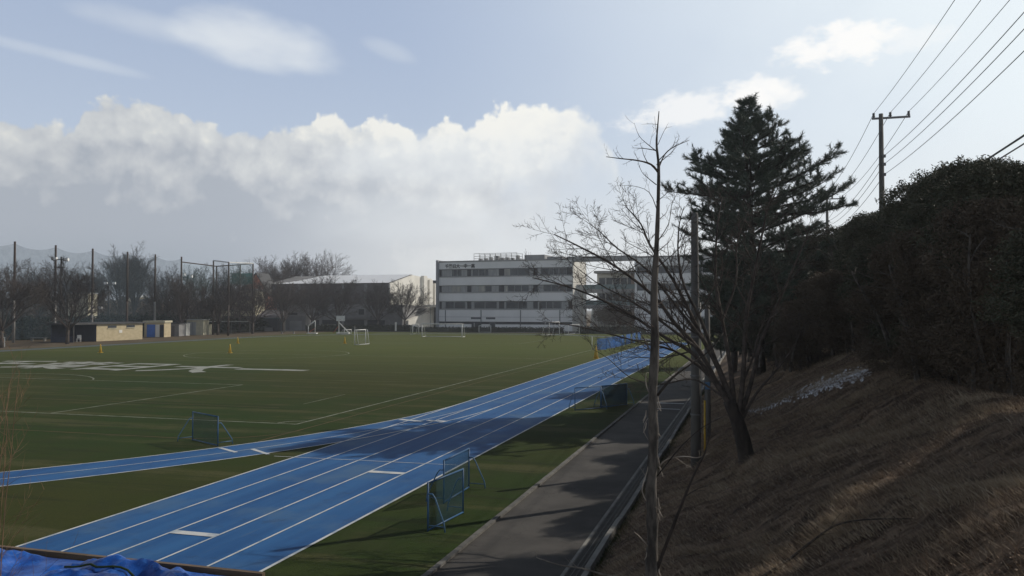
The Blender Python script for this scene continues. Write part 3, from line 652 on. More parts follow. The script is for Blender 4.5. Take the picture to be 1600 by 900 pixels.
# ------------------------------------------------------------------ plants
def rvec(rng): 
    v = Vector((rng.gauss(0, 1), rng.gauss(0, 1), rng.gauss(0, 1))); return v.normalized()
def grow(mb, rng, p, d, L, r, lv, P):
    """recursive branch. P: dict levels"""
    n = max(3, int(P['seg'][lv])); pts = [p.copy()]; rad = [r]; q = p.copy(); dd = d.normalized()
    for i in range(n):
        dd = (dd + rvec(rng) * P['wob'][lv] + Vector((0, 0, P['up'][lv]))).normalized()
        q = q + dd * (L / n); pts.append(q.copy()); rad.append(r * (1 - (1 - P['tip']) * (i + 1) / n))
    mb.tube(pts, rad, P['sides'][lv], cap=False)
    if lv + 1 >= P['levels']: return
    branch_along(mb, rng, pts, rad, L, lv, P)
def branch_along(mb, rng, pts, rad, L, lv, P, start=None, num=None):
    k = num or P['num'][lv]; n = len(pts) - 1; s0 = P['start'][lv] if start is None else start
    for j in range(k):
        t_ = s0 + (1 - s0) * (j + rng.random()) / k; t_ = min(t_, .995); i = int(t_ * n); fr = t_ * n - i
        a = pts[i].lerp(pts[i + 1], fr); ax = (pts[i + 1] - pts[i]).normalized(); rr = rad[i] * (1 - fr) + rad[i + 1] * fr
        side = rvec(rng); side = (side - ax * side.dot(ax)).normalized()
        ang = R(rng.uniform(*P['ang'][lv])); nd = ax * math.cos(ang) + side * math.sin(ang)
        ll = L * rng.uniform(*P['len'][lv]) * (1 - .5 * t_)
        grow(mb, rng, a, nd, ll, max(rr * P['rr'], P['rmin']), lv + 1, P)

# --- far bare trees (broom shaped, along the far edge of the ground)
def far_tree_proto(seed, height, spread, name='bare_tree'):
    rng = random.Random(seed)
    root = thing(name, 'x', 'tree', (0, 0, -200))
    tr = MB(); th = height * .22; r0 = height * .022
    lean = rng.uniform(-.05, .05)
    tp = [Vector((0, 0, -.1)), Vector((lean * th * .5, 0, th * .5)), Vector((lean * th, 0, th))]
    tr.tube(tp, [r0 * 1.3, r0, r0 * .95], 7)
    tr.build('trunk', M['trunk_far'], root, True)
    cr = MB()
    P = dict(levels=4, seg=[5, 5, 4, 3], wob=[.10, .14, .18, .22], up=[.05, .04, .04, .03], tip=.35, sides=[5, 3, 3, 3], num=[8, 10, 8, 0], start=[.25, .15, .1, 0],
             ang=[(18, 45), (20, 55), (20, 60), (0, 1)], len=[(.5, .8), (.4, .7), (.4, .7), (1, 1)], rr=.62, rmin=.018)
    for i in range(10):
        a = i / 10 * 2 * math.pi + rng.uniform(-.25, .25); tilt = R(rng.uniform(12, 58)) * spread
        d = Vector((math.sin(tilt) * math.cos(a), math.sin(tilt) * math.sin(a), math.cos(tilt)))
        grow(cr, rng, Vector((lean * th, 0, th * rng.uniform(.8, 1))), d, height * .72 * rng.uniform(.85, 1.1), r0 * .5, 0, P)
    cr.build('crown', M['twig_far'], root)
    return root
fp = [far_tree_proto(21, 10.0, 1.0), far_tree_proto(22, 10.0, 1.15), far_tree_proto(23, 10.0, .85)]
far_spots = [  # px, base py, height, label
    (4, 543, 11, 'leftmost bare tree of the far row, cut by the left edge of the photo'),
    (106, 537, 11.2, 'bare tree with twin pale trunks just left of the beige block hut'),
    (283, 525, 11.2, 'bare tree in front of the storage sheds right of the blue door'),
    (341, 523, 10.6, 'bare tree in front of the cage of tall poles with the green net'),
    (395, 521, 10.8, 'bare tree at the right edge of the tall netting cage'),
    (443, 519, 11.5, 'bare tree in front of the pale shed with the roller shutter'),
    (488, 517, 12.0, 'bare tree rising behind the tilted white goal frame'),
    (528, 516, 12.0, 'bare tree directly behind the basketball stand'),
    (590, 515, 11.5, 'thin bare tree before the dark gymnasium wall, right of the basketball stand'),
    (632, 514, 11.5, 'bare tree against the sunlit end wall of the gymnasium')]
for i, (px, py, h, lab) in enumerate(far_spots):
    p = gp(px, py); q = fp[i % 3]
    s = h / 10 * .97
    lo = (p.x, p.y, 0)
    if i < 3:
        q.location = lo; q.rotation_euler = (0, 0, i * 1.3); q.scale = (s,) * 3; tag(q, lab, 'tree', 'bare trees along the far edge of the sports ground')
    else: copy_thing(q, lab, 'bare trees along the far edge of the sports ground', lo, i * 1.7, s)
# second row, thin and tall, far behind
bp = [far_tree_proto(31, 14.0, .45, 'tall_bare_tree'), far_tree_proto(32, 14.0, .9, 'tall_bare_tree')]
back = [(60, 186, 15, 1, 'broad leaning bare tree behind the first tall net poles, over the dark hedge'), (118, 200, 14, 0, 'slim bare tree behind the net between the floodlight mast and the third net pole'),
        (146, 190, 13, 0, 'slim bare tree standing directly behind the third net pole'), (190, 195, 17, 0, 'tall poplar-like bare tree beside the fourth net pole'),
        (211, 200, 18, 0, 'tallest slim bare tree just right of the fourth net pole'), (255, 205, 15, 1, 'rounded bare tree behind the fifth and sixth net poles'),
        (312, 200, 15, 1, 'wide bare tree behind the left side of the netting cage'), (372, 205, 15, 1, 'bare tree before the building with the teal roof and salmon gable'),
        (452, 262, 21, 1, 'bare treetop showing over the left end of the bright gymnasium roof'), (487, 262, 22, 1, 'higher bare treetop showing over the bright gymnasium roof'),
        (425, 250, 19, 1, 'bare treetop just left of the bright gymnasium roof'), (25, 180, 13, 1, 'reddish bare tree behind the leftmost net pole')]
for i, (px, Z, h, k, lab) in enumerate(back):
    p = pt(px, 483, Z); lo = (p.x, p.y, 0); s = h / 14 * .95; q = bp[k]
    if i in (0, 1):
        q = bp[k]; q.location = lo; q.rotation_euler = (0, 0, i * 2.1); q.scale = (s,) * 3; tag(q, lab, 'tree', 'taller bare trees behind the netting and the gymnasium')
    else: copy_thing(q, lab, 'taller bare trees behind the netting and the gymnasium', lo, i * 1.9, s)

# --- leaf cloud
def leaf_cloud(name, m, parent, centres, n, size, seed, flat=0.0, aspect=1.7):
    """centres: list of (x,y,z,rx,ry,rz,weight); leaves sit on and inside noisy ellipsoids"""
    rs = np.random.RandomState(seed); C = np.array(centres, float); wgt = C[:, 6] / C[:, 6].sum()
    k = rs.choice(len(C), n, p=wgt); c = C[k]
    u = rs.normal(0, 1, (n, 3)); u /= np.linalg.norm(u, axis=1)[:, None]
    r = rs.uniform(.55, 1.0, n) ** .6
    bumpy = 1 + .13 * np.sin(u[:, 0] * 9 + c[:, 0] * 3) + .11 * np.sin(u[:, 1] * 11 + c[:, 2]) + .10 * np.sin(u[:, 2] * 13) + rs.normal(0, .05, n)
    P = c[:, :3] + u * c[:, 3:6] * (r * bumpy)[:, None]
    a = rs.normal(0, 1, (n, 3)); a /= np.linalg.norm(a, axis=1)[:, None]
    b = np.cross(a, rs.normal(0, 1, (n, 3))); b /= np.linalg.norm(b, axis=1)[:, None]
    s = size * rs.uniform(.6, 1.4, n)[:, None]
    V = np.stack([P - a * s * aspect / 2, P + b * s * .35, P + a * s * aspect / 2, P - b * s * .35], 1)
    return np_mesh(name, V.reshape(-1, 3), np.arange(n * 4).reshape(n, 4), m, parent)

def evergreen_proto(seed, m, h=4.8, wid=1.7, n=150000, low=.35, size=.036, name='evergreen_tree', loc=(0, 0, -300)):
    rng = random.Random(seed); root = thing(name, 'x', 'tree', loc)
    tr = MB(); stems = 7 + rng.randrange(3)
    for i in range(stems):
        a = rng.uniform(0, 6.28); rs_ = rng.uniform(.1, 1.0) * wid * .62; b = Vector((math.cos(a) * rs_, math.sin(a) * rs_, -.15)); pts = [b]
        q = b.copy(); d = Vector((rng.uniform(-.12, .12), rng.uniform(-.12, .12), 1))
        for j in range(7):
            d = (d + rvec(rng) * .09).normalized(); q = q + d * (h * .85 / 7); pts.append(q.copy())
        k0 = rng.uniform(.03, .07); tr.tube(pts, [k0 * (1 - .7 * j / 7) + .008 for j in range(8)], 6)
        P = dict(levels=3, seg=[4, 4, 3], wob=[.1, .2, .3], up=[.05, .05, 0], tip=.4, sides=[4, 3, 3], num=[5, 5, 0], start=[.1, .2, 0], ang=[(30, 70), (30, 60), (0, 1)], len=[(.3, .5), (.4, .6), (1, 1)], rr=.5, rmin=.006)
        branch_along(tr, rng, pts, [.04] * 8, 2.4, 0, P, .12, 9)
    tr.build('trunk', M['bark_pale'], root)
    cs = []
    for i in range(30):
        z = low + (h - low) * rng.random(); k = 1 - abs((z - low) / (h - low) - .45) * .9
        a = rng.uniform(0, 6.28); r_ = wid * .62 * k * rng.random() ** .5; s = rng.uniform(.45, .85) * (.6 + .4 * k)
        cs.append((r_ * math.cos(a), r_ * math.sin(a), min(z, h - s * .8), s, s, s * .8, s * s))
    leaf_cloud('crown', m, root, cs, n, size, seed)
    return root
ev = [evergreen_proto(41, M['leaf']), evergreen_proto(42, M['leaf']), evergreen_proto(43, M['leaf_brown'], 4.4, 1.5, 100000, .2)]
GE = 'evergreen trees forming a dark hedge along the top of the bank'
evs = [  # x, y, target top z, proto, width scale, label
    (4.9, 14.2, 7.25, 0, .95, 'nearest dark evergreen of the hedge, cut by the right edge of the photo'),
    (4.75, 18.3, 8.05, 1, 1.05, 'evergreen with the high flat top at the right, beside the gap showing sky'),
    (4.3, 17.4, 7.3, 2, .9, 'brownish thin-leaved evergreen in front of the flat-topped one near the right edge'),
    (4.8, 21.2, 8.6, 0, 1.15, 'evergreen whose rounded shoulder stands highest under the black cables'),
    (4.6, 24.6, 8.7, 1, 1.1, 'evergreen on the falling slope of the hedge top left of the highest one'),
    (4.7, 28.4, 8.6, 0, 1.15, 'dark evergreen in the hedge just right of the near utility pole'),
    (4.6, 32.6, 8.75, 1, 1.2, 'dark evergreen in the hedge just below the near utility pole'),
    (4.6, 37.2, 8.6, 0, 1.25, 'evergreen in the hedge left of the near utility pole'),
    (4.3, 43.0, 9.3, 1, 1.5, 'wide evergreen under the far utility pole right of the big pine'),
    (3.6, 50.0, 9.4, 0, 1.7, 'broad evergreen directly behind the right side of the big pine'),
    (2.2, 58.0, 9.2, 1, 1.9, 'broad dark evergreen behind the lower middle of the big pine'),
    (0.4, 64.0, 8.6, 0, 1.9, 'broad dark evergreen low behind the left half of the big pine'),
    (2.8, 40.0, 6.6, 2, 1.3, 'low brownish evergreen on the bank in front of the hedge beside the snow streak'),
    (1.5, 44.0, 7.0, 0, 1.5, 'low dark evergreen growing round the foot of the big pine'),
    (3.4, 33.5, 6.7, 2, 1.2, 'low brownish bush at the upper edge of the bank above the snow'),
    (6.4, 19.8, 8.2, 1, 1.2, 'evergreen added for shade between the flat-topped one and the highest rounded one'),  # rear row added behind the hedge to block sun from the bank
    (6.4, 24.2, 8.4, 0, 1.2, 'evergreen added for shade behind the slope of the hedge top'),
    (6.4, 28.6, 8.3, 1, 1.2, 'evergreen added for shade behind the hedge right of the near utility pole'),
    (6.4, 33.4, 8.3, 0, 1.3, 'evergreen added for shade behind the hedge in front of the near utility pole'),
    (6.3, 38.4, 8.2, 1, 1.3, 'evergreen added for shade behind the hedge at the left foot of the near utility pole'),
    (4.0, 20.0, 7.0, 2, 1.0, 'brownish bush under the highest rounded evergreen'),
    (4.0, 24.3, 7.0, 2, 1.0, 'brownish bush under the falling slope of the hedge top'),
    (4.0, 29.0, 7.0, 2, 1.1, 'brownish bush at the hedge foot left of the snow-free upper bank'),
    (-1.2, 78.0, 8.3, 1, 1.8, 'farthest dark evergreen at the end of the bank, behind the lamp-less pole'),
    (2.0, 35.5, 5.6, 2, 1.1, 'small brownish shrub on the slope right of the big pine foot'),
    (1.0, 50.5, 7.6, 1, 1.6, 'dark evergreen crowding behind the pine trunk')]
for i, (x, y, top_, k, ws, lab) in enumerate(evs):
    z = bank(x, y); hh = (top_ - z) / (4.8 if k < 2 else 4.4); q = ev[k]; sc = (ws, ws, hh)
    first = [j for j, e in enumerate(evs) if e[3] == k][0] == i
    if first:
        q.location = (x, y, z); q.scale = sc; q.rotation_euler = (0, 0, i * 1.1); tag(q, lab, 'tree', GE)
    else: copy_thing(q, lab, GE, (x, y, z), i * 1.1, sc)

# --- pine
def needles(name, tips, m, parent, seed, L=.19, wd=.011, per=22):
    rs = np.random.RandomState(seed); T = np.array([(*p, *d) for p, d in tips]); n = len(T) * per
    P = np.repeat(T[:, :3], per, 0); D = np.repeat(T[:, 3:], per, 0)
    P = P + D * rs.uniform(-.22, .02, (n, 1)) + rs.normal(0, .015, (n, 3))
    a = D * .9 + rs.normal(0, .55, (n, 3)); a /= np.linalg.norm(a, axis=1)[:, None]
    b = np.cross(a, rs.normal(0, 1, (n, 3))); b /= np.linalg.norm(b, axis=1)[:, None]
    l = L * rs.uniform(.7, 1.2, (n, 1))
    V = np.stack([P - b * wd, P + b * wd, P + a * l + b * wd * .3, P + a * l - b * wd * .3], 1)
    return np_mesh(name, V.reshape(-1, 3), np.arange(n * 4).reshape(n, 4), m, parent)
def pine(label, base, h, prof, seed, dens=1.0, zlow=0.28, name='pine_tree', axis_lean=(0, 0)):
    """prof: list of (height fraction, radius left/-, radius right/+) measured across the view"""
    rng = random.Random(seed); root = thing(name, label, 'tree', base)
    tr = MB(); pts = []; rad = []
    for i in range(15):
        t_ = i / 14; pts.append(Vector((axis_lean[0] * t_ + .06 * math.sin(t_ * 7), axis_lean[1] * t_, h * t_ - .2))); rad.append(.24 * (1 - t_) ** .9 + .015)
    tr.tube(pts, rad, 8)
    tips = []; br = MB()
    zz = h * zlow
    vr = Vector((cy, sy, 0)); vf = Vector((-sy, cy, 0))
    while zz < h * .985:
        t_ = zz / h
        i = int(t_ * 14); c = pts[i].lerp(pts[min(i + 1, 14)], t_ * 14 - i)
        for k in range(len(prof) - 1):
            if prof[k][0] <= t_ <= prof[k + 1][0]:
                f = (t_ - prof[k][0]) / (prof[k + 1][0] - prof[k][0]); rl = prof[k][1] * (1 - f) + prof[k + 1][1] * f; rr_ = prof[k][2] * (1 - f) + prof[k + 1][2] * f; break
        nb = rng.choice((5, 6, 6)); a0 = rng.uniform(0, 6.28)
        for j in range(nb):
            a = a0 + j * 2 * math.pi / nb + rng.uniform(-.3, .3); cx = math.cos(a)
            L = (rr_ * (1 + cx) / 2 + rl * (1 - cx) / 2) * rng.uniform(.74, 1.12)
            d = vr * cx + vf * math.sin(a) * 1.25; L *= 1 + .22 * abs(math.sin(a)); d.z = rng.uniform(-.05, .25) + .5 * t_ * t_
            q = c.copy(); bp_ = [q.copy()]; dd = d.normalized(); n = 7
            for s in range(n):
                dd = (dd + rvec(rng) * .10 + Vector((0, 0, .055 if s > 2 else -.015))).normalized(); q = q + dd * L / n; bp_.append(q.copy())
            r0 = .018 + .016 * L; br.tube(bp_, [r0 * (1 - .8 * s / n) for s in range(n + 1)], 4, cap=False)
            tips.append((bp_[-1], dd.copy()))
            # side shoots carrying tufts, mostly level, turned up at the end
            ns = int(L * 5.2 * dens) + 3
            for s in range(ns):
                u = .22 + .78 * (s + rng.random()) / ns; ii = min(int(u * n), n - 1); a_ = bp_[ii].lerp(bp_[ii + 1], u * n - ii); ax = (bp_[ii + 1] - bp_[ii]).normalized()
                sd = Vector((-ax.y, ax.x, rng.uniform(-.15, .3))) * rng.choice((-1, 1)); sd = (sd.normalized() + ax * rng.uniform(.4, 1.1)).normalized()
                l2 = (.35 + .28 * L * (1 - u * .6)) * rng.uniform(.5, 1.1); p2 = [a_]
                for w_ in range(3):
                    sd = (sd + rvec(rng) * .14 + Vector((0, 0, .10))).normalized(); p2.append(p2[-1] + sd * l2 / 3)
                br.tube(p2, [.010, .008, .007, .005], 3, cap=False)
                for w_ in range(2, 4): tips.append((p2[w_], sd.copy()))
                for w_ in range(int(l2 * 5)):
                    k_ = rng.randrange(1, 4); sd3 = (sd + rvec(rng) * .7 + Vector((0, 0, .35))).normalized(); tips.append((p2[k_] + sd3 * rng.uniform(.1, .22), sd3))
        zz += rng.uniform(.36, .58) * (1.0 if t_ < .8 else .75)
    tips.append((pts[-1], Vector((0, 0, 1))))
    tr.build('trunk', M['bark'], root, True); br.build('branches', M['bark'], root)
    needles('crown', tips, M['needle'], root, seed)
    return root
pb = drop(Vector((.35, 44.0, 0)))
ptop = 16.15
pine('tall dark green pine, the highest tree, rising above the bank left of the utility poles', (pb.x, pb.y, pb.z), ptop - pb.z,
     [(0, 2.6, 3.2), (.25, 2.8, 3.4), (.42, 3.0, 3.7), (.55, 3.4, 4.3), (.66, 3.9, 4.2), (.73, 2.3, 2.9), (.80, 1.4, 2.3), (.88, .7, 1.25), (.94, .3, .55), (1.0, .08, .1)], 77, .92, .2, axis_lean=(-.75, -.3))
pb2 = drop(Vector((-1.3, 57.0, 0)))
pine('smaller pine with thin sprays behind the bare leaning tree, left of the big pine', (pb2.x, pb2.y, pb2.z), 8.2,
     [(0, 1.5, 1.5), (.3, 2.8, 2.2), (.6, 2.4, 2.0), (.85, 1.4, 1.2), (1.0, .1, .1)], 78, .8, .2)

# --- mid bare tree on the bank (leaning, many limbs)
def poly_w(lst, Z, rng, zj=.0):
    out = []; dz = 0
    for i, (px, py) in enumerate(lst):
        dz += rng.gauss(0, zj) if i else 0
        out.append(pt(px, py, Z + dz))
    return out
def smooth_pts(pts, k=3):
    out = []
    for i in range(len(pts) - 1):
        p0, p1, p2, p3 = pts[max(i - 1, 0)], pts[i], pts[i + 1], pts[min(i + 2, len(pts) - 1)]
        for j in range(k):
            t_ = j / k; out.append(.5 * ((2 * p1) + (-p0 + p2) * t_ + (2 * p0 - 5 * p1 + 4 * p2 - p3) * t_ ** 2 + (-p0 + 3 * p1 - 3 * p2 + p3) * t_ ** 3))
    out.append(pts[-1]); return out
def mid_tree():
    rng = random.Random(9); Z = 19.6; base = drop(pt(1167, 712, Z))
    root = thing('bare_tree', 'dark leaning bare tree rooted on the bank, its limbs fanning out over the field', 'tree', base)
    off = lambda pts: [p - base for p in pts]
    tr = MB(); tp = off(smooth_pts([base + Vector((0, 0, -.2)), pt(1160, 690, Z), pt(1150, 655, Z), pt(1138, 625, Z)]))
    tr.tube(tp, [.21, .2, .185, .18, .17, .165, .155, .15, .15, .14][:len(tp)], 10)
    tr.build('trunk', M['bark'], root, True)
    limbs = [([(1140, 632), (1118, 596), (1091, 546), (1053, 504), (1021, 462), (960, 415), (905, 385), (866, 366)], .085, .35),
             ([(1140, 632), (1112, 590), (1081, 551), (1039, 527), (974, 485), (900, 452), (832, 434)], .075, -.5),
             ([(1128, 612), (1095, 575), (1053, 548), (1002, 535), (913, 512), (848, 502)], .05, .7),
             ([(1142, 630), (1122, 575), (1098, 530), (1081, 495), (1053, 439), (1016, 383), (1002, 350), (978, 322)], .08, .1),
             ([(1120, 570), (1095, 500), (1070, 450), (1060, 400), (1062, 350), (1070, 322)], .05, -.4),
             ([(1146, 640), (1140, 570), (1128, 500), (1118, 430), (1122, 350), (1130, 310)], .07, .5),
             ([(1152, 650), (1160, 590), (1165, 500), (1180, 420), (1195, 350), (1200, 320)], .075, -.5),
             ([(1154, 652), (1172, 600), (1190, 530), (1222, 460), (1248, 400), (1262, 370)], .07, .4),
             ([(1158, 600), (1175, 560), (1193, 504), (1231, 492), (1277, 504)], .035, -.3),
             ([(1156, 660), (1180, 615), (1215, 575), (1240, 540), (1256, 510)], .045, .2),
             ([(1136, 625), (1100, 600), (1075, 592), (1030, 600), (985, 590), (950, 560), (925, 545)], .032, .5),
             ([(1098, 530), (1050, 470), (1010, 420), (965, 388), (938, 362), (915, 345)], .04, -.6),
             ([(1091, 546), (1030, 500), (985, 470), (930, 440), (880, 400)], .04, .2),
             ([(1128, 500), (1150, 440), (1152, 380), (1170, 330)], .04, .6)]
    P = dict(levels=4, seg=[5, 5, 4, 3], wob=[.10, .12, .15, .18], up=[.05, .05, .045, .03], tip=.35, sides=[5, 4, 3, 3], num=[6, 7, 6, 0], start=[.15, .12, .12, 0],
             ang=[(25, 60), (25, 60), (25, 65), (0, 1)], len=[(.38, .68), (.42, .7), (.35, .65), (1, 1)], rr=.55, rmin=.0046)
    for lst, r_, zd in limbs:
        cr = MB(); pts = []
        n = len(lst)
        for i, (px, py) in enumerate(lst): pts.append(pt(px, py, Z + zd * 2.2 * (i / (n - 1)) ** 1.2))
        pts = off(smooth_pts(pts)); k = len(pts)
        rad = [max(r_ * (1 - .86 * (i / (k - 1)) ** .8), .006) for i in range(k)]
        cr.tube(pts, rad, 7, cap=False)
        L = sum((pts[i + 1] - pts[i]).length for i in range(k - 1))
        branch_along(cr, rng, pts, rad, L * .50, 0, P, .30, max(7, int(L * 2.7)))
        cr.build('limb', M['limb'], root, True)
mid_tree()

# --- near slender tree
def near_tree():
    rng = random.Random(14); Z = 8.6; b0 = pt(1016, 900, Z); base = drop(b0); 
    root = thing('slender_tree', 'tall slender leafless tree with a straight peeling trunk, nearest to the viewer', 'tree', base)
    off = lambda pts: [p - base for p in pts]
    path = [(1016, 900), (1018, 830), (1016, 760), (1020, 690), (1019, 620), (1023, 540), (1022, 460), (1026, 390), (1029, 320), (1030, 260), (1027, 225), (1029, 195), (1031, 172)]
    W_ = [19, 17.5, 16, 15.5, 15, 13, 11, 8.5, 6.2, 4.6, 3.2, 2.2, 1.2]
    tr = MB(); pts = off(smooth_pts([base + Vector((0, 0, -.2))] + [pt(px, py, Z) for px, py in path], 4)); k = len(pts)
    rad = []
    wf = [26] + W_
    for i in range(k):
        t_ = i / 4; a = int(min(t_, len(wf) - 1)); b = min(a + 1, len(wf) - 1); rad.append((wf[a] + (wf[b] - wf[a]) * (t_ - a)) / 2 / F * Z * (1 + rng.gauss(0, .075)))
    tr.tube(pts, rad, 12); tr.build('trunk', M['bark_pale'], root, True)
    P = dict(levels=3, seg=[5, 4, 3], wob=[.15, .2, .25], up=[.03, .03, .02], tip=.3, sides=[4, 3, 3], num=[4, 3, 0], start=[.3, .3, 0],
             ang=[(25, 60), (25, 60), (0, 1)], len=[(.3, .6), (.35, .6), (1, 1)], rr=.5, rmin=.0016)
    brs = [([(1029, 268), (1018, 256), (998, 250), (972, 247), (948, 244)], .013, -.3, 6, 'twig'), ([(1026, 234), (1008, 231), (988, 230)], .006, .2, 3, 'twig'),
           ([(1030, 262), (1040, 240), (1055, 228), (1078, 218)], .009, .3, 6, 'twig'), ([(1030, 250), (1044, 236), (1062, 222)], .005, -.2, 2, 'twig'),
           ([(1029, 225), (1038, 205), (1046, 190)], .004, .2, 2, 'twig'), ([(1028, 215), (1025, 190), (1024, 180)], .003, .1, 1, 'twig'), ([(1030, 193), (1015, 192), (1003, 193)], .003, .1, 1, 'twig'),
           ([(1028, 330), (1015, 300), (990, 290), (960, 290)], .005, .5, 4, 'twig'), ([(1026, 380), (1045, 350), (1050, 320), (1060, 300)], .006, -.4, 5, 'twig'),
           ([(1023, 890), (1042, 840), (1062, 790), (1085, 735), (1100, 706), (1110, 670)], .020, -.6, 2, 'bark'),
           ([(1026, 618), (1050, 590), (1080, 568), (1108, 548), (1130, 520)], .016, .4, 4, 'bark'),
           ([(1028, 728), (1042, 716), (1068, 712), (1088, 714), (1105, 708)], .010, -.5, 2, 'sun_tinted_wood'),
           ([(1013, 612), (1009, 600), (1009, 584), (1013, 582)], .008, .1, 0, 'sun_tinted_wood'), ([(1012, 785), (1002, 765), (1010, 735), (1011, 728)], .009, -.1, 1, 'sun_tinted_wood'),
           ([(1012, 852), (1000, 838), (989, 828)], .010, -.3, 0, 'sun_tinted_wood'), ([(1026, 800), (1030, 812), (1028, 795), (1022, 790)], .006, -.1, 0, 'sun_tinted_wood'),
           ([(1026, 742), (1060, 700), (1095, 668), (1130, 650)], .007, -.8, 2, 'bark'), ([(1013, 545), (1000, 520), (975, 505), (940, 500)], .006, .5, 4, 'twig'),
           ([(1028, 640), (1010, 655), (1005, 672), (1014, 690)], .004, .2, 0, 'sun_tinted_wood')]
    for k_ in range(13):
        yv = 235 + k_ * 27 + rng.uniform(-8, 8); sg = rng.choice((-1, 1)); x0 = 1027 - (yv - 235) * .012; ln_ = rng.uniform(22, 62)
        brs.append(([(x0, yv), (x0 + sg * ln_ * .35, yv - ln_ * .28), (x0 + sg * ln_ * .7, yv - ln_ * .62), (x0 + sg * ln_ * .9, yv - ln_ * 1.15)], .0055, rng.uniform(-.6, .6), 4, 'twig'))
    for lst, r_, zd, nn, mk in brs:
        mb = MB(); n = len(lst); p = off(smooth_pts([pt(px, py, Z + zd * i / (n - 1)) for i, (px, py) in enumerate(lst)])); k = len(p)
        rd = [r_ * (1 - .75 * i / (k - 1)) * (1 + rng.gauss(0, .06)) for i in range(k)]
        mb.tube(p, rd, 6)
        if nn:
            L = sum((p[i + 1] - p[i]).length for i in range(k - 1)); branch_along(mb, rng, p, rd, L * .7, 0, P, .25, nn)
        mb.build('branch', M[mk], root, True)
    # torn strips of bark
    for i in range(12):
        mb = MB(); yv = rng.uniform(600, 890); sgn = rng.choice((-1, 1)); c = pt(1018 + sgn * 9, yv, Z - .02) - base; l = rng.uniform(.05, .22)
        d = Vector((cy, sy, 0)) * sgn * rng.uniform(.05, .3) + Vector((0, 0, -1))
        mb.tube([c, c + d * l * .5, c + d * l + Vector((cy, sy, 0)) * sgn * .02], [.006, .008, .003], 4)
        mb.build('loose_bark', M['sun_tinted_wood'], root)
near_tree()
def ray_bank(px, py):
    d = pt(px, py, 1.0) - Vector((0, 0, H)); lo, hi = 2.0, 80.0
    for _ in range(40):
        md = (lo + hi) / 2; q = Vector((0, 0, H)) + d * md
        if q.z > bank(q.x, q.y): lo = md
        else: hi = md
    return Vector((0, 0, H)) + d * lo
def fallen():
    # broken branch, tinted as if sunlit, resting low over the drain and verge, rising from its foot on the bank
    foot = ray_bank(952, 899); Zf = foot.y * cy - foot.x * sy
    tip = pt(838, 868, Zf * .94)
    mb = MB(); rng = random.Random(2)
    pts = smooth_pts([foot + Vector((.25, .0, .10)), foot + Vector((0, 0, .03)), foot.lerp(tip, .4) + Vector((0, 0, .03)), foot.lerp(tip, .7) + Vector((0, 0, -.02)), tip])
    rad = [.022 * (1 - .6 * i / (len(pts) - 1)) * (1 + rng.gauss(0, .1)) for i in range(len(pts))]
    mb.tube(pts, rad, 7); P = dict(levels=2, seg=[4, 3], wob=[.2, .2], up=[0, 0], tip=.3, sides=[3, 3], num=[3, 0], start=[.2, 0], ang=[(30, 60), (0, 1)], len=[(.3, .5), (1, 1)], rr=.4, rmin=.003)
    branch_along(mb, rng, pts, rad, .7, 0, P, .4, 3)
    tag(mb.build('fallen_branch', M['sun_tinted_wood'], None, True), 'pale, sun-tinted broken branch sticking out over the drain at the bottom of the photo', 'branch')
    f2 = ray_bank(1196, 899)
    pts = smooth_pts([f2 + Vector((-.15, -.1, -.03)), ray_bank(1225, 880) + Vector((0, 0, .05)), ray_bank(1265, 855) + Vector((0, 0, .10)), ray_bank(1300, 836) + Vector((0, 0, .14)), ray_bank(1345, 822) + Vector((0, 0, .10)), ray_bank(1420, 812) + Vector((0, 0, .03))])
    rad = [.024 * (1 - .75 * i / (len(pts) - 1)) for i in range(len(pts))]; mb = MB(); mb.tube(pts, rad, 7); branch_along(mb, rng, pts, rad, 1.0, 0, P, .2, 5)
    tag(mb.build('fallen_branch', M['bark'], None, True), 'dark fallen branch lying on the dry grass at the lower right', 'branch')
    # dry weeds and twig shoots
    for (px, py, n, hgt, lab, mk) in [(-22, 700, 9, 1.3, 'bare reddish twigs of a shrub at the left edge of the photo', 'twig_tan')]:
        Z = 9.0; b = pt(px, 800, Z); base = Vector((b.x, b.y, 0)); mb = MB()
        P2 = dict(levels=3, seg=[9, 5, 3], wob=[.04, .15, .2], up=[.02, .03, 0], tip=.25, sides=[4, 3, 3], num=[9, 4, 0], start=[.35, .2, 0], ang=[(15, 45), (20, 45), (0, 1)], len=[(.2, .35), (.3, .5), (1, 1)], rr=.5, rmin=.0022)
        for i in range(15):
            d = Vector((rng.uniform(-.10, .07), rng.uniform(-.1, .1), 1)); grow(mb, rng, Vector((rng.uniform(-.35, .1), rng.uniform(-.3, .3), 0)), d, rng.uniform(3.9, 5.0), .009, 0, P2)
        o = mb.build('bare_shrub', M[mk]); o.location = base; tag(o, lab, 'shrub')
fallen()
def weeds():
    mb = MB(); rng = random.Random(33)
    P = dict(levels=2, seg=[4, 3], wob=[.25, .25], up=[0, 0], tip=.3, sides=[3, 3], num=[3, 0], start=[.2, 0], ang=[(30, 60), (0, 1)], len=[(.3, .5), (1, 1)], rr=.5, rmin=.0015)
    for i in range(150):
        Y = 6 + 22 * rng.random() ** 1.4; X = rng.uniform(-2.6, 3.4); b = Vector((X, Y, bank(X, Y)))
        grow(mb, rng, b, Vector((rng.uniform(-.8, .4), rng.uniform(-.5, .5), .7)), rng.uniform(.12, .5), .004, 0, P)
    tag(mb.build('dead_weeds', M['twig_tan']), 'thin dead weed stalks and twigs scattered over the dry bank', 'weeds', kind='stuff')
weeds()

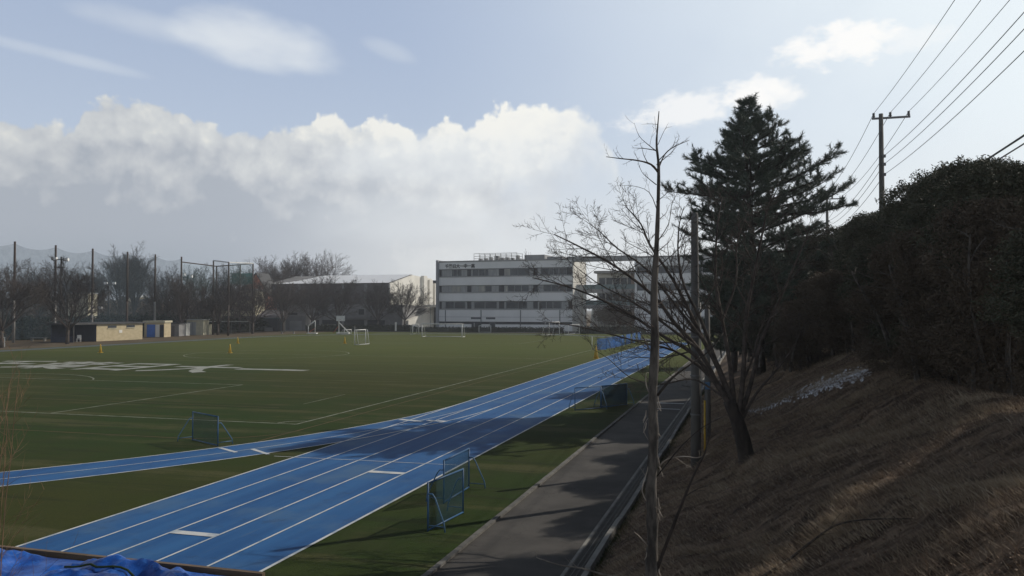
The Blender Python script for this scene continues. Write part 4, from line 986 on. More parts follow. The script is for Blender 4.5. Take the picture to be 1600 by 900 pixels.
# ------------------------------------------------------------------ poles and wires
def roadside_pole():
    b = drop(pt(1086, 712, 23.6)); r = thing('concrete_pole', 'thick grey concrete pole with a white pipe strapped to its right side', 'pole', b)
    top = pt(1084, 332, 23.6).z - b.z
    m = MB(); m.tube([(0, 0, -.3), (0, 0, top * .5), (0, 0, top - .05), (0, 0, top)], [.15, .125, .10, .085], 14); m.build('shaft', M['conc_pole'], r, True)
    o = Vector((cy, sy, 0)) * .15
    m = MB(); m.tube([o + Vector((0, 0, .9)), o + Vector((0, 0, 4.6))], .018, 6); m.build('pipe', M['pipe_white'], r, True)
    for z in (1.4, 2.5, 3.6, 4.4): m = MB(); m.tube([(0, 0, z), (0, 0, z + .04)], .155, 14); m.build('band', M['metal'], r)
    m = MB(); m.tube([o * .4 + Vector((0, 0, 2.18)), o * .4 - Vector((cy, sy, 0)) * .45 + Vector((0, -.1, 2.24))], .014, 5); m.build('bracket', M['metal'], r)
    b2 = drop(pt(1105, 668, 27.5)); r2 = thing('steel_pole', 'greyish second pole standing behind the thick concrete pole with the pipe', 'pole', b2)
    m = MB(); m.tube([(0, 0, -.3), (0, 0, 4.4)], [.10, .085], 12); m.build('shaft', M['conc_pole'], r2, True)
    m = MB(); m.box((0, -.12, 1.75), (.16, .06, .24)); m.build('plate', M['bluepale'], r2)
    b3 = drop(pt(1100, 684, 25.6)); r3 = thing('guard_post', 'yellow guy wire guard beside the concrete pole', 'guard', b3)
    m = MB(); m.tube([(0, 0, 0), (0, .1, 1.55)], .03, 8); m.build('sleeve', M['yellow'], r3, True)
    m = MB(); m.tube([(0, .1, 1.5), (0, .45, 5.0)], .008, 5); m.build('cable', M['wire'], r3)
roadside_pole()
UX = 6.05; YU = [43.6, 74.5, 12.6, -19.0, 106]
def utility_pole(y, label, top=14.75, full=True):
    z0 = BZ; r = thing('utility_pole', label, 'pole', (UX, y, z0), 0, 'utility poles carrying the wires along the bank top')
    h = top - z0
    m = MB(); m.tube([(0, 0, -.5), (0, 0, h * .5), (0, 0, h)], [.17, .14, .10], 12); m.build('shaft', M['conc_pole'], r, True)
    m = MB(); m.box((.45, 0, h - .22), (1.72, .09, .09)); m.build('crossarm', M['metal'], r)
    for x in (-.33, .42, 1.24):
        m = MB(); m.tube([(x, 0, h - .18), (x, 0, h - .10), (x, 0, h - .04), (x, 0, h + .02), (x, 0, h + .06)], [.045, .075, .05, .07, .03], 8); m.build('insulator', M['metal'], r)
    for k in range(10):
        m = MB(); zz = h - 4.2 - k * .45; s = 1 if k % 2 else -1; m.tube([(0, 0, zz), (s * .27, 0, zz)], .011, 4); m.build('step_bolt', M['metal'], r)
    for z in (h - 2.1, h - 2.5, h - 3.0):
        m = MB(); m.box((.10, -.1, z), (.16, .12, .14)); m.build('clamp', M['metal'], r)
    m = MB(); m.tube([(0, 0, h - 5.3), (.9, -.2, h - 5.1), (1.1, -.3, h - 4.9)], .03, 6); m.build('bracket', M['metal'], r)
    return r
utility_pole(YU[0], 'near utility pole with a long crossarm rising over the dark hedge at the right')
utility_pole(YU[1], 'distant utility pole with a crossarm half hidden beside the big pine')
def wire(label, a, b, sag, r=.013, name='power_wire', grp='power wires strung between the utility poles'):
    m = MB(); n = 22
    m.tube([a.lerp(b, i / n) - Vector((0, 0, sag * 4 * (i / n) * (1 - i / n))) for i in range(n + 1)], r, 4)
    tag(m.build(name, M['wire']), label, 'wire', grp)
T = 14.78
runs = [(-.33, T, 'left wire of the crossarm'), (.42, T, 'middle wire of the crossarm'), (1.24, T, 'right wire of the crossarm'), (.12, T - 2.1, 'uppermost of the three low wires'), (.12, T - 2.5, 'middle one of the three low wires'), (.14, T - 3.0, 'lowest of the three low wires')]
for dx, z, lab in runs:
    p0 = Vector((UX + dx, YU[0], z))
    wire(lab + ' of the near pole, towards the upper right', Vector((UX + dx + .15, YU[2], z - .1)), p0, .35, .011 if z < T - 1 else .010)
    wire(lab + ' between the near and the distant pole', p0, Vector((UX + dx, YU[1], z)), .5)
    wire(lab + ' beyond the distant pole, behind the pine', Vector((UX + dx, YU[1], z)), Vector((UX + dx, YU[4], z)), .5)
for k, (x, z, lab, r_) in enumerate([(7.25, 10.25, 'upper thick black cable slanting in over the hedge from the right edge', .030), (7.45, 10.15, 'lower thick black cable slanting in over the hedge from the right edge', .022)]):
    wire(lab, Vector((x, 8, z)), Vector((x, 43.6, z - .15)), .15, r_, 'telephone_cable', 'thick black cables above the hedge')
wire('slack thin wire hanging between the near pole and the distant pole', Vector((UX, YU[0], 9.6)), Vector((UX - 1.0, 60, 11.0)), 1.2)

# ------------------------------------------------------------------ rebound nets on blue frames
def frame_axis(p, q): return math.atan2(q.y - p.y, q.x - p.x)
def rebound(label, a, b, h=1.12, net='net_blue', first=None, leg=.62, sgn=1):
    """upright frame from ground point a to b, one outrigger leg each way"""
    L = (b - a).length; rz = frame_axis(a, b); r = thing('rebound_net', label, 'rebound net', (a.x, a.y, 0.004), rz, 'rebound nets in blue frames around the track')
    m = MB(); t_ = .022
    m.tube([(0, 0, .03), (L, 0, .03)], t_, 8); m.tube([(0, 0, h), (L, 0, h)], t_, 8); m.tube([(0, 0, 0), (0, 0, h + t_)], t_, 8); m.tube([(L, 0, 0), (L, 0, h + t_)], t_, 8)
    m.build('frame', M['bluepipe'], r, True)
    m = MB(); m.bx(.02, L - .02, -.004, .004, .05, h - .02); m.build('net', M[net], r)
    for x, s in ((0, sgn), (L, -sgn)):
        m = MB(); m.tube([(x, 0, h * .78), (x, s * .12, h * .78), (x, s * .19, h * .70), (x, s * (leg - .03), .22), (x, s * leg, .02)], .018, 7); m.tube([(x, 0, .14), (x, s * leg, .14)], .014, 6)
        m.build('leg', M['bluepale'], r, True)
    return r
rebound('square-looking blue rebound net alone on the field beside the curve of the track', gp(303, 687), gp(342.5, 696.5), 1.12, 'net_field', leg=.6, sgn=-1)
rebound('nearest blue rebound net, leaning frame closest to the viewer on the grass by the track', gp(669.5, 828), gp(724, 800), 1.12, 'net_blue', leg=.45, sgn=-1)
rebound('blue rebound net just behind the nearest one at the track edge', gp(694, 785), gp(733, 761), 1.14, 'net_blue', leg=.5, sgn=1)
rebound('transparent blue rebound net overlapping the right edge of the track', gp(898, 641), gp(938, 637.5), 1.15, 'net_pale', leg=.5)
rebound('dense dark blue rebound net on the grass between track and path', gp(939, 637), gp(979, 632), 1.15, 'net_dense', leg=.5)
far_nets = [(933, 547, 948, 546, 'first'), (947, 545, 962, 543, 'second'), (958, 543, 972, 540.5, 'third'), (968, 541, 982, 537.5, 'fourth'), (978, 538.5, 992, 535, 'fifth'), (988, 536, 1000, 532, 'sixth'), (996, 533.5, 1008, 530, 'seventh')]
for (x0, y0, x1, y1, w_) in far_nets:
    a, b = gp(x0, y0), gp(x1, y1); d = (b - a); 
    if d.length > 4: b = a + d.normalized() * 4
    r = rebound(w_ + ' bright blue net from the left in the row stored at the far track end', a, b, 1.45, 'net_bright', leg=.5); r['group'] = 'bright blue nets stored in a row'

# ------------------------------------------------------------------ goals, cones, posts
def goal(name, label, a, b, h, depth, r_=.06, net='net_white', grp='white goals on the field', base=True, cat='goal', side=1):
    L = (b - a).length; rz = frame_axis(a, b); r = thing(name, label, cat, (a.x, a.y, 0.004), rz, grp)
    for x in (0, L):
        m = MB(); m.tube([(x, 0, 0), (x, 0, h + r_ * .8)], r_, 8); m.build('post', M['white'], r, True)
    m = MB(); m.tube([(-r_ * .9, 0, h), (L + r_ * .9, 0, h)], r_, 8); m.build('crossbar', M['white'], r, True)
    D = depth * side; m = MB(); q = r_ * .7
    for x in (0, L):
        m.tube([(x, 0, .05), (x, D, .05)], q, 6); m.tube([(x, D, .05), (x, D * .5, h), (x, 0, h)], q * .8, 6)
    m.tube([(0, D, .05), (L, D, .05)], q, 6); m.build('back_frame', M['white'], r, True)
    m = MB(); m.poly([(0, D, .05), (L, D, .05), (L, D * .5, h), (0, D * .5, h)]); m.poly([(0, D * .5, h), (L, D * .5, h), (L, 0, h), (0, 0, h)])
    for x in (0, L): m.poly([(x, 0, .05), (x, D, .05), (x, D * .5, h), (x, 0, h)])
    m.build('net', M[net], r)
    return r
goal('soccer_goal', 'large white soccer goal standing before the left end of the school building', gp(659.5, 526.5), gp(722, 527), 2.44, 2.0, .085)
goal('soccer_goal', 'small white goal with a base bar left of the large soccer goal', gp(645, 522.5), gp(654.5, 522.3), 2.1, 1.0, .06)
goal('handball_goal', 'white goal on its own out on the field, nearest the viewer', gp(554.5, 539), gp(571.5, 537.5), 2.15, -.6, .06, side=1)
goal('small_goal', 'low white goal in front of the school entrance door', gp(748.5, 519.5), gp(767, 519.5), 1.5, 1.0, .07)
goal('small_goal', 'tiny white goal seen side on below the third downpipe of the school', gp(811, 518.5), gp(821.5, 517.8), 1.2, .8, .06)
goal('soccer_goal', 'narrow white goal frame seen obliquely below the right end of the school wing', gp(858, 524), gp(874, 523), 2.6, 1.6, .07)
goal('small_goal', 'white goal behind the bare tree branches near the school courtyard', gp(888, 523), gp(905, 522), 2.0, 1.0, .05)
goal('small_goal', 'low white goal beside the basketball stand', gp(538, 522), gp(549, 521.5), .9, .8, .06)
def cone(label, px, py, h):
    p = gp(px, py); r = thing('marker_cone', label, 'cone', (p.x, p.y, 0.006), 0, 'tall yellow marker cones on the field')
    m = MB(); m.box((0, 0, .02), (h * .45, h * .45, .04)); m.build('base', M['yellow'], r)
    m = MB(); m.tube([(0, 0, .04), (0, 0, h * .75), (0, 0, h)], [h * .18, h * .08, h * .05], 10); m.build('body', M['yellow'], r, True)
cone('yellow cone nearest the beige block hut at the left', 158, 551, 1.0); cone('yellow cone at the left end of the centre circle', 360, 551.5, 1.05)
cone('yellow cone at the edge of the grass below the fourth bare tree', 372, 536.5, .95); cone('leaning yellow cone beside the lone white goal', 539, 536.5, 1.0)
cone('orange yellow cone by the track edge near the stored blue nets', 931, 560, 1.35)
def post(name, label, px, py, h, mk='white', r_=.04):
    p = gp(px, py); r = thing(name, label, 'post', (p.x, p.y, 0))
    m = MB(); m.tube([(0, 0, 0), (0, 0, h)], r_, 8); m.build('shaft', M[mk], r, True)
    m = MB(); m.tube([(0, 0, h), (0, 0, h + .08)], r_ * 1.5, 8); m.build('cap', M[mk], r, True)
post('corner_post', 'thin white post at the far corner of the pitch by the track', 925, 545.5, 1.55)
post('flag_pole', 'short dark post behind the lone white goal', 554.5, 527, 2.1, 'metal', .05)
post('lamp_post', 'slim pale post standing before the gymnasium porch', 672.5, 516, 6.0, 'metal', .07)
def hoop():
    p = gp(532, 521.5); r = thing('basketball_stand', 'basketball stand with a pale backboard, facing the field', 'basketball stand', (p.x, p.y, 0), R(15))
    m = MB(); m.box((.6, 0, .15), (2.6, 1.4, .28)); m.build('base', M['white'], r)
    m = MB(); m.tube([(-.3, 0, .2), (-.3, 0, 2.6), (0, -.3, 3.2)], .10, 8); m.build('column', M['white'], r, True)
    m = MB(); m.tube([(1.8, 0, .2), (-.2, 0, 2.3)], .12, 8); m.build('strut', M['white'], r, True)
    m = MB(); m.tube([(-1.6, .3, .15), (-.3, .2, 1.8)], .07, 8); m.build('brace', M['orange'], r, True)
    m = MB(); m.box((.2, -.7, 3.25), (1.8, .06, 1.1)); m.build('backboard', M['white'], r)
    m = MB(); m.tube([(.2 + .23 * math.cos(a), -1.0 + .23 * math.sin(a), 3.0) for a in [i * math.pi / 6 for i in range(13)]], .02, 5); m.build('rim', M['orange'], r)
    p = gp(487, 521.5); r = thing('basketball_stand', 'second sports stand with a slanted white arm and no board', 'basketball stand', (p.x, p.y, 0), R(10))
    m = MB(); m.box((.2, 0, .1), (2.0, 1.2, .2)); m.build('base', M['white'], r)
    m = MB(); m.tube([(-.7, 0, .2), (-.7, 0, 1.7)], .07, 8); m.tube([(.8, 0, .2), (.8, 0, 2.7)], .07, 8); m.build('column', M['white'], r, True)
    m = MB(); m.tube([(-.8, 0, 1.6), (.8, 0, 2.8)], .13, 8); m.build('arm', M['white'], r, True)
    m = MB(); m.tube([(-.7, .2, .3), (.8, .2, 1.2)], .06, 8); m.build('brace', M['orange'], r, True)
hoop()

# ------------------------------------------------------------------ school building
sA = pt(686, 483, 205); hd = R(110) - YAW        # heading of the front, clockwise from +Y
ux = Vector((math.sin(hd), math.cos(hd), 0)); rzS = math.atan2(ux.y, ux.x)
SL = 34.2; SC = SL / 995.0
school = thing('school_building', 'long grey four-storey school block with dark ribbon windows and Japanese lettering at the roof edge', 'building', (sA.x, sA.y, 0), rzS)
u_ = lambda x: (x - 80) * SC
def sub(name, mb, mk, par, smooth=False): return mb.build(name, M[mk], par, smooth)
m = MB()
for z0, z1, y0 in ((15.05, 16.75, 0), (11.05, 13.2, 0), (7.15, 9.3, 0), (3.32, 5.2, 0), (2.15, 3.24, 0.02), (0, 1.5, 0.02)): m.bx(0, SL, y0, 12, z0, z1)
for z0, z1 in ((13.2, 15.05), (9.3, 11.05), (5.2, 7.15), (1.5, 2.15), (3.24, 3.32)): m.bx(0.003, SL - .003, .45, 11.99, z0, z1)
m.build('wall', M['wall'], school)
m = MB(); m.bx(-.05, SL + .05, -.12, 12.1, 16.753, 17.1); m.bx(-.02, SL + .02, -.06, 0, 14.98, 15.12); m.build('roof', M['coping'], school)
m = MB(); m.bx(-.55, -.003, -.7, 12, 0, 17.3); m.build('end_fin', M['wall_dark'], school)
m = MB()
for z in (13.2, 9.3, 5.2): m.bx(0, SL, -.10, .30, z - .17, z - .003)
m.bx(0, SL, -.05, .0, 3.245, 3.315)
m.build('ledge', M['coping'], school)
m = MB()
for z0, z1 in ((13.25, 15.0), (9.35, 11.0), (5.25, 7.1), (1.52, 2.13)): m.bx(.01, SL - .01, .42, .447, z0, z1)
m.build('recess_panel', M['recess'], school)
for x in (132, 408, 705, 990):
    m = MB(); m.tube([(u_(x), -.10, .0), (u_(x), -.10, 5.0)], .10, 8); m.build('downpipe', M['groove'], school, True)
rows = [
 (13.3, 14.92, [(97, 138, 'c'), (139, 180, 'c'), (186, 218, 'd'), (219, 250, 'd'), (252, 297, 'c'), (328, 338, 'c'), (340, 386, 'd'), (387, 432, 'd'), (437, 460, 'd'), (461, 500, 'c'), (501, 540, 'c'), (580, 625, 'k'), (628, 682, 'd'), (688, 768, 'd'), (769, 795, 'c'), (827, 848, 'c'), (850, 905, 'd'), (912, 942, 'd'), (943, 980, 'd'), (981, 1035, 'd')]),
 (9.4, 10.92, [(97, 133, 'c'), (134, 170, 'c'), (171, 212, 'k'), (213, 250, 'k'), (251, 297, 'c'), (330, 382, 'c'), (383, 435, 'k'), (438, 485, 'd'), (487, 540, 'c'), (580, 605, 'k'), (606, 655, 'd'), (656, 707, 'g'), (708, 762, 'd'), (764, 795, 'c'), (828, 870, 'c'), (872, 925, 'd'), (926, 980, 'd'), (981, 1035, 'd')]),
 (5.3, 7.02, [(97, 126, 'c'), (128, 195, 'd'), (198, 282, 'd'), (284, 297, 'c'), (330, 350, 'c'), (352, 432, 'd'), (437, 523, 'd'), (525, 540, 'c'), (580, 592, 'c'), (594, 685, 'd'), (712, 750, 'g'), (751, 795, 'c'), (828, 840, 'c'), (842, 890, 'd'), (891, 935, 'd'), (940, 998, 'd'), (1000, 1048, 'c')])]
gm = {'c': 'curtain', 'k': 'curtain2', 'd': 'glass', 'g': 'glass'}
def window(par, x0, x1, z0, z1, y, mk, fr='frame'):
    f = MB(); t_ = .07
    f.bx(x0, x1, y - .06, y, z0, z0 + t_); f.bx(x0, x1, y - .06, y, z1 - t_, z1); f.bx(x0, x0 + t_, y - .06, y, z0 + t_, z1 - t_); f.bx(x1 - t_, x1, y - .06, y, z0 + t_, z1 - t_)
    fo = f.build('window', M[fr], par); g = MB(); g.bx(x0 + t_, x1 - t_, y - .035, y - .01, z0 + t_, z1 - t_); g.build('pane', M[mk], fo)
for z0, z1, segs in rows:
    for a, b, k in segs: window(school, u_(a), u_(b), z0, z1, .35, gm[k])
for a, b in ((330, 410), (445, 515)):
    m = MB(); m.bx(u_(a), u_(b), -.02, .015, 2.75, 3.2); m.build('vent', M['groove'], school)
d = MB(); d.bx(u_(335), u_(405), -.03, .015, .0, 2.05); dr = d.build('door', M['recess'], school)
m = MB(); m.bx(u_(352), u_(360), -.06, -.03, .05, 1.9); m.build('jamb', M['frame'], dr)
window(school, u_(475), u_(516), .7, 2.0, .0, 'glass')
# roof plant behind a railing
m = MB(); x0, x1 = u_(335), u_(662)
for x in np.linspace(x0, x1, 9):
    for y in (1.5, 5.5): m.bx(x - .05, x + .05, y - .05, y + .05, 17.1, 18.9)
for z in (18.85, 18.2, 17.6):
    for y in (1.5, 5.5): m.bx(x0, x1, y - .05, y + .05, z - .05, z + .05)
m.build('roof_railing', M['pipe_white'], school)
m = MB(); rg = random.Random(4)
for x in np.linspace(x0 + .6, x1 - .8, 8): m.bx(x, x + rg.uniform(.5, 1.0), 3, 4.2, 17.1, 17.1 + rg.uniform(.6, 1.3))
m.build('roof_units', M['metal'], school)
m = MB(); m.bx(u_(703), u_(852), 3, 9, 17.1, 18.35); m.bx(u_(880), u_(990), 2, 8, 17.1, 17.75); m.build('penthouse', M['coping'], school)
m = MB(); m.tube([(u_(725), 4, 18.35), (u_(725), 4, 19.1)], .03, 5); m.tube([(u_(740), 4, 18.35), (u_(740), 4, 19.1)], .03, 5); m.build('antenna', M['metal'], school)
# sign
text_mesh("千葉日大一中一高", 1.0, 'sign_lettering', M['sign'], .05, .028, (u_(128), -.07, 15.42), (R(90), 0, 0), 1.0, 1.02, 1.0, school)
# lit side wall of the block, roof beam over the courtyard, second wing
m = MB(); m.bx(SL + .003, SL + .25, .3, 12, 0, 16.7); m.build('side_wall', M['wallwhite'], school)
W2 = 49.0; W3 = 80.0
m = MB(); m.bx(SL + .08, W2 + .3, -.05, 1.6, 16.3, 17.5); m.bx(u_(1040), SL + .05, .1, 3, 17.103, 17.5); m.build('roof_beam', M['coping'], school)
wing = thing('school_wing', 'second grey school wing beyond the courtyard, seen behind the bare branches', 'building', (sA.x + ux.x * W2, sA.y + ux.y * W2, 0), rzS)
m = MB(); WL = W3 - W2
for z0, z1 in ((15.05, 16.9), (11.05, 13.2), (7.15, 9.3), (3.32, 5.2), (0, 3.24)): m.bx(0, WL, 0, 12, z0, z1)
for z0, z1 in ((13.2, 15.05), (9.3, 11.05), (5.2, 7.15), (3.24, 3.32)): m.bx(.003, WL - .003, .45, 11.99, z0, z1)
m.build('wall', M['wall'], wing)
m = MB(); m.bx(.35, WL + .05, -.12, 12.1, 16.903, 17.25); m.build('roof', M['coping'], wing)
for z0, z1 in ((13.3, 14.92), (9.4, 10.92), (5.3, 7.02)):
    x = .5
    while x < WL - 3:
        window(wing, x, x + 2.3, z0, z1, .35, random.Random(int(x * 10 + z0)).choice(('glass', 'glass', 'curtain'))); x += 2.45
# courtyard building at the back, glass balconies
cyd = thing('courtyard_building', 'low courtyard block with glass-fronted balconies between the two school wings', 'building', (sA.x + ux.x * (SL + 1), sA.y + ux.y * (SL + 1), 0) if False else tuple(Vector((sA.x, sA.y, 0)) + ux * (SL + .3) + Vector((-ux.y, ux.x, 0)) * 7.0), rzS)
CL = 17.5
m = MB(); m.bx(3.5, CL, 2.0, 12, 0, 13.8); m.build('wall', M['wallwhite'], cyd)
m = MB(); m.bx(3.2, CL, .0, 12.2, 13.803, 14.4); m.build('roof', M['coping'], cyd)
for z in (10.0, 6.2):
    m = MB(); m.bx(.5 if z > 9 else .5, CL, 0, 1.98, z - .9, z); m.build('balcony', M['coping'], cyd)
    m = MB(); m.bx(.6, CL, .02, .08, z + .003, z + 1.1); m.build('balustrade', M['greenglass'], cyd)
for z in (10.6, 6.8, 2.9):
    for x in np.arange(4.0, CL - 3.2, 1.75): window(cyd, x, x + 1.6, z, z + 2.2, 1.97, 'glass')
m = MB(); m.bx(.5, 1.2, 0, .7, 0, 9.1); m.prism([(2.0, 0), (4.4, 0), (3.5, 5.3), (2.7, 5.3)], 1, .1, 1.5); m.build('pillar', M['wallwhite'], cyd)
m = MB(); m.bx(12.0, 13.2, 1.2, 1.95, 0, 14); m.build('brick_pier', M['brick'], cyd)
m = MB(); m.bx(4.5, 11.5, -.4, 1.9, 2.0, 3.1); m.build('low_parapet', M['wallwhite'], cyd)
# clipped shrubs and hedge along the school front
def far_hedge(name, label, a, b, h, th, n=9000, sz=.22, seed=1, cat='hedge', mk='leaf_far'):
    L = (b - a).length; rz = frame_axis(a, b); r = thing(name, label, cat, (a.x, a.y, 0), rz)
    cs = [((i + .5) * th * .7, 0, h * .5, th * .62, th * .5, h * .55, 1.0) for i in range(int(L / (th * .7)))]
    leaf_cloud('foliage', M[mk], r, cs, n, sz, seed)
    m = MB(); m.bx(.1, L - .1, -th * .3, th * .3, 0, h * .75); m.build('stems', M[mk], r)
    return r
far_hedge('low_hedge', 'low dark hedge along the foot of the school building', pt(640, 483, 192), pt(880, 483, 184), 1.1, 1.2, 9000, .2, 1)
far_hedge('low_hedge', 'low dark shrubs in front of the school courtyard', pt(905, 483, 176), pt(1010, 483, 172), 1.5, 1.6, 6000, .22, 3)
far_hedge('dark_bushes', 'dark shrubs and bicycles shade in front of the gymnasium ground floor', pt(480, 483, 192), pt(650, 483, 194), 1.5, 1.5, 9000, .22, 5, 'hedge')
for (px, Z, h_, w_, lab) in ((945, 188, 6.0, 5.0, 'round dark tree in the school courtyard'), (975, 186, 5.0, 4.0, 'smaller dark tree right of the round one in the courtyard')):
    p = pt(px, 483, Z); r = thing('courtyard_tree', lab, 'tree', (p.x, p.y, 0)); m = MB(); m.tube([(0, 0, 0), (0, 0, h_ * .5)], [.15, .1], 7); m.build('trunk', M['bark'], r)
    rg = random.Random(int(px)); leaf_cloud('crown', M['leaf_brown'], r, [(rg.uniform(-w_ / 3, w_ / 3), rg.uniform(-1, 1), h_ * rg.uniform(.4, .75), w_ * .25, w_ * .25, h_ * .2, 1) for _ in range(12)], 5000, .22, int(px))

# ------------------------------------------------------------------ gymnasium
gA = pt(607.5, 483, 222); GXr = gA.x; GYf = gA.y; GW = 37.5
gym = thing('gymnasium', 'wide gymnasium with a dark front, shining metal roof and sunlit end wall', 'building', (GXr, GYf, 0))
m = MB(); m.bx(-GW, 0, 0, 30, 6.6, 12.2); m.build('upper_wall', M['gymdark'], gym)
m = MB(); m.bx(-GW, 0, .3, 30, 0, 6.597); m.build('lower_wall', M['gymgrey'], gym)
m = MB(); m.prism([(-.003, 12.203), (15, 15.0), (30, 12.203)], 0, -GW + .2, -.3); m.build('gable_fill', M['gymgrey'], gym)
m = MB()
# roof: two sloping sheets, left end curving down
n = 10
def rz_(x, k): 
    t_ = max(0, (-GW + 11 - x) / 11); return k * (1 - t_ * t_ * .95)
xs2 = [-GW - .5 + i * 11.5 / n for i in range(n)] + [-GW + 11.2, .1]
for i in range(len(xs2) - 1):
    a, b = xs2[i], xs2[i + 1]
    for y0, y1, s0, s1 in ((-.6, 15, 0, 1), (15, 30.5, 1, 0)):
        m.poly([(a, y0, 12.28 + rz_(a, 2.85) * s0), (b, y0, 12.28 + rz_(b, 2.85) * s0), (b, y1, 12.28 + rz_(b, 2.85) * s1), (a, y1, 12.28 + rz_(a, 2.85) * s1)])
m.build('roof', M['metalroof'], gym)
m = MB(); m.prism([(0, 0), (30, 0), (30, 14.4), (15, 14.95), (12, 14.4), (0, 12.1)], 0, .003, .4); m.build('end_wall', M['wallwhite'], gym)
for k in range(3):
    m = MB(); d0 = 21.5 + 4.3 * k; m.bx(.403, 1.35, d0, d0 + 2.6, 6.4, 15.0 - 1.0 * k); m.build('fin', M['wallwhite'], gym)
m = MB()
for x0_, x1_, z0, z1 in ((-31, -27, 3.5, 4.2), (-22.5, -19.5, 3.4, 4.2), (-9.0, -6.6, 3.7, 5.2), (-3.3, -1.8, 3.4, 4.0)): m.bx(x0_, x1_, .24, .295, z0, z1)
m.build('window_panel', M['recess'], gym)
m = MB(); m.bx(-GW + 1, -.5, .2, .297, 0, 2.2); m.build('ground_floor_opening', M['recess'], gym)
m = MB(); m.bx(-12, -5, -.9, .2, 2.5, 3.3); m.build('canopy', M['gymgrey'], gym)
m = MB()
for x in (-27.2, -20.4, -13.6, -6.8): m.bx(x - .4, x + .4, -.15, .19, 0, 12.1)
m.build('pilaster', M['gymgrey'], gym)
ann = thing('gym_annex', 'low grey annex with sunlit steps and porch at the right end of the gymnasium', 'building', (GXr, GYf, 0))
m = MB(); m.bx(.5, 5.6, -3.5, 20, 0, 6.2); m.build('wall', M['gymgrey'], ann)
m = MB(); m.bx(.45, 5.7, -3.6, 20.1, 6.203, 6.45); m.build('roof', M['wallwhite'], ann)
m = MB(); m.prism([(-2, 0), (24, 0), (24, 6.4), (16, 6.2), (8, 3.8), (-2, 2.2)], 0, 5.603, 6.6); m.build('stair_wall', M['wallwhite'], ann)
m = MB(); m.bx(6.603, 12.4, 8, 20, 5.7, 6.4); m.build('porch_roof', M['wallwhite'], ann)
m = MB(); m.bx(11.3, 12.2, 8.3, 9.2, 0, 5.697); m.build('porch_column', M['wallwhite'], ann)
m = MB(); m.bx(6.61, 11.2, 16, 19, 0, 5.69); m.build('porch_back', M['recess'], ann)
# building glimpsed between gym and school
p = pt(676, 483, 262); r = thing('distant_block', 'dark distant building peeping between the gymnasium fins and the school', 'building', (p.x, p.y, 0))
m = MB(); m.bx(-6, 10, 0, 10, 0, 13.8); m.build('wall', M['gymdark'], r); m = MB(); m.bx(-6.3, 10.3, -.3, 10.3, 13.803, 14.3); m.build('roof', M['darkroof'], r)
# parked vehicles in the shade under the gym
def parked_car(label, px, Z, mk):
    p = pt(px, 483, Z); r = thing('parked_car', label, 'car', (p.x, p.y, 0), R(5), 'cars parked in the shade before the gymnasium')
    m = MB(); m.prism([(-2.1, .3), (2.1, .3), (2.15, .75), (1.5, .95), (.9, 1.42), (-1.1, 1.45), (-1.8, .95), (-2.15, .8)], 1, -.8, .8); m.build('body', M[mk], r)
    m = MB(); m.prism([(1.3, .98), (.85, 1.36), (-1.0, 1.38), (-1.55, .98)], 1, -.81, .81); m.build('windows', M['glass'], r)
    for x in (-1.3, 1.3):
        for y_ in (-.75, .75):
            m = MB(); m.tube([(x, y_ - .1, .32), (x, y_ + .1, .32)], .32, 12); m.build('wheel', M['darkmetal'], r)
parked_car('pale car parked under the gymnasium left of the white sign post', 609, 199, 'metal'); parked_car('white car parked at the foot of the gymnasium annex', 640, 197, 'white')
parked_car('dark car parked behind the basketball stand', 517, 204, 'metal')
p = pt(618.5, 483, 190); r = thing('notice_post', 'narrow white upright sign before the gymnasium', 'sign', (p.x, p.y, 0)); m = MB(); m.bx(-.2, .2, -.05, .05, .2, 2.2); m.build('board', M['wallwhite'], r); m = MB(); m.bx(-.03, .03, .06, .1, 0, 2.1); m.build('stake', M['metal'], r)

# ------------------------------------------------------------------ left edge: huts, hedge, nets, masts
def hut(name, label, px0, px1, pyb, h, dep, mk, roofmk='darkroof', over=.25, th=.15):
    a = gp(px0, pyb); Za = a.y * cy - a.x * sy; b = pt(px1, 483, Za); b.z = 0; L = (b - a).length; rz = frame_axis(a, b)
    r = thing(name, label, 'building', (a.x, a.y, 0), rz)
    m = MB(); m.bx(0, L, 0, dep, 0, h); m.build('wall', M[mk], r)
    m = MB(); m.bx(-over, L + over, -over, dep + over, h + .003, h + th); m.build('roof', M[roofmk], r)
    return r, L
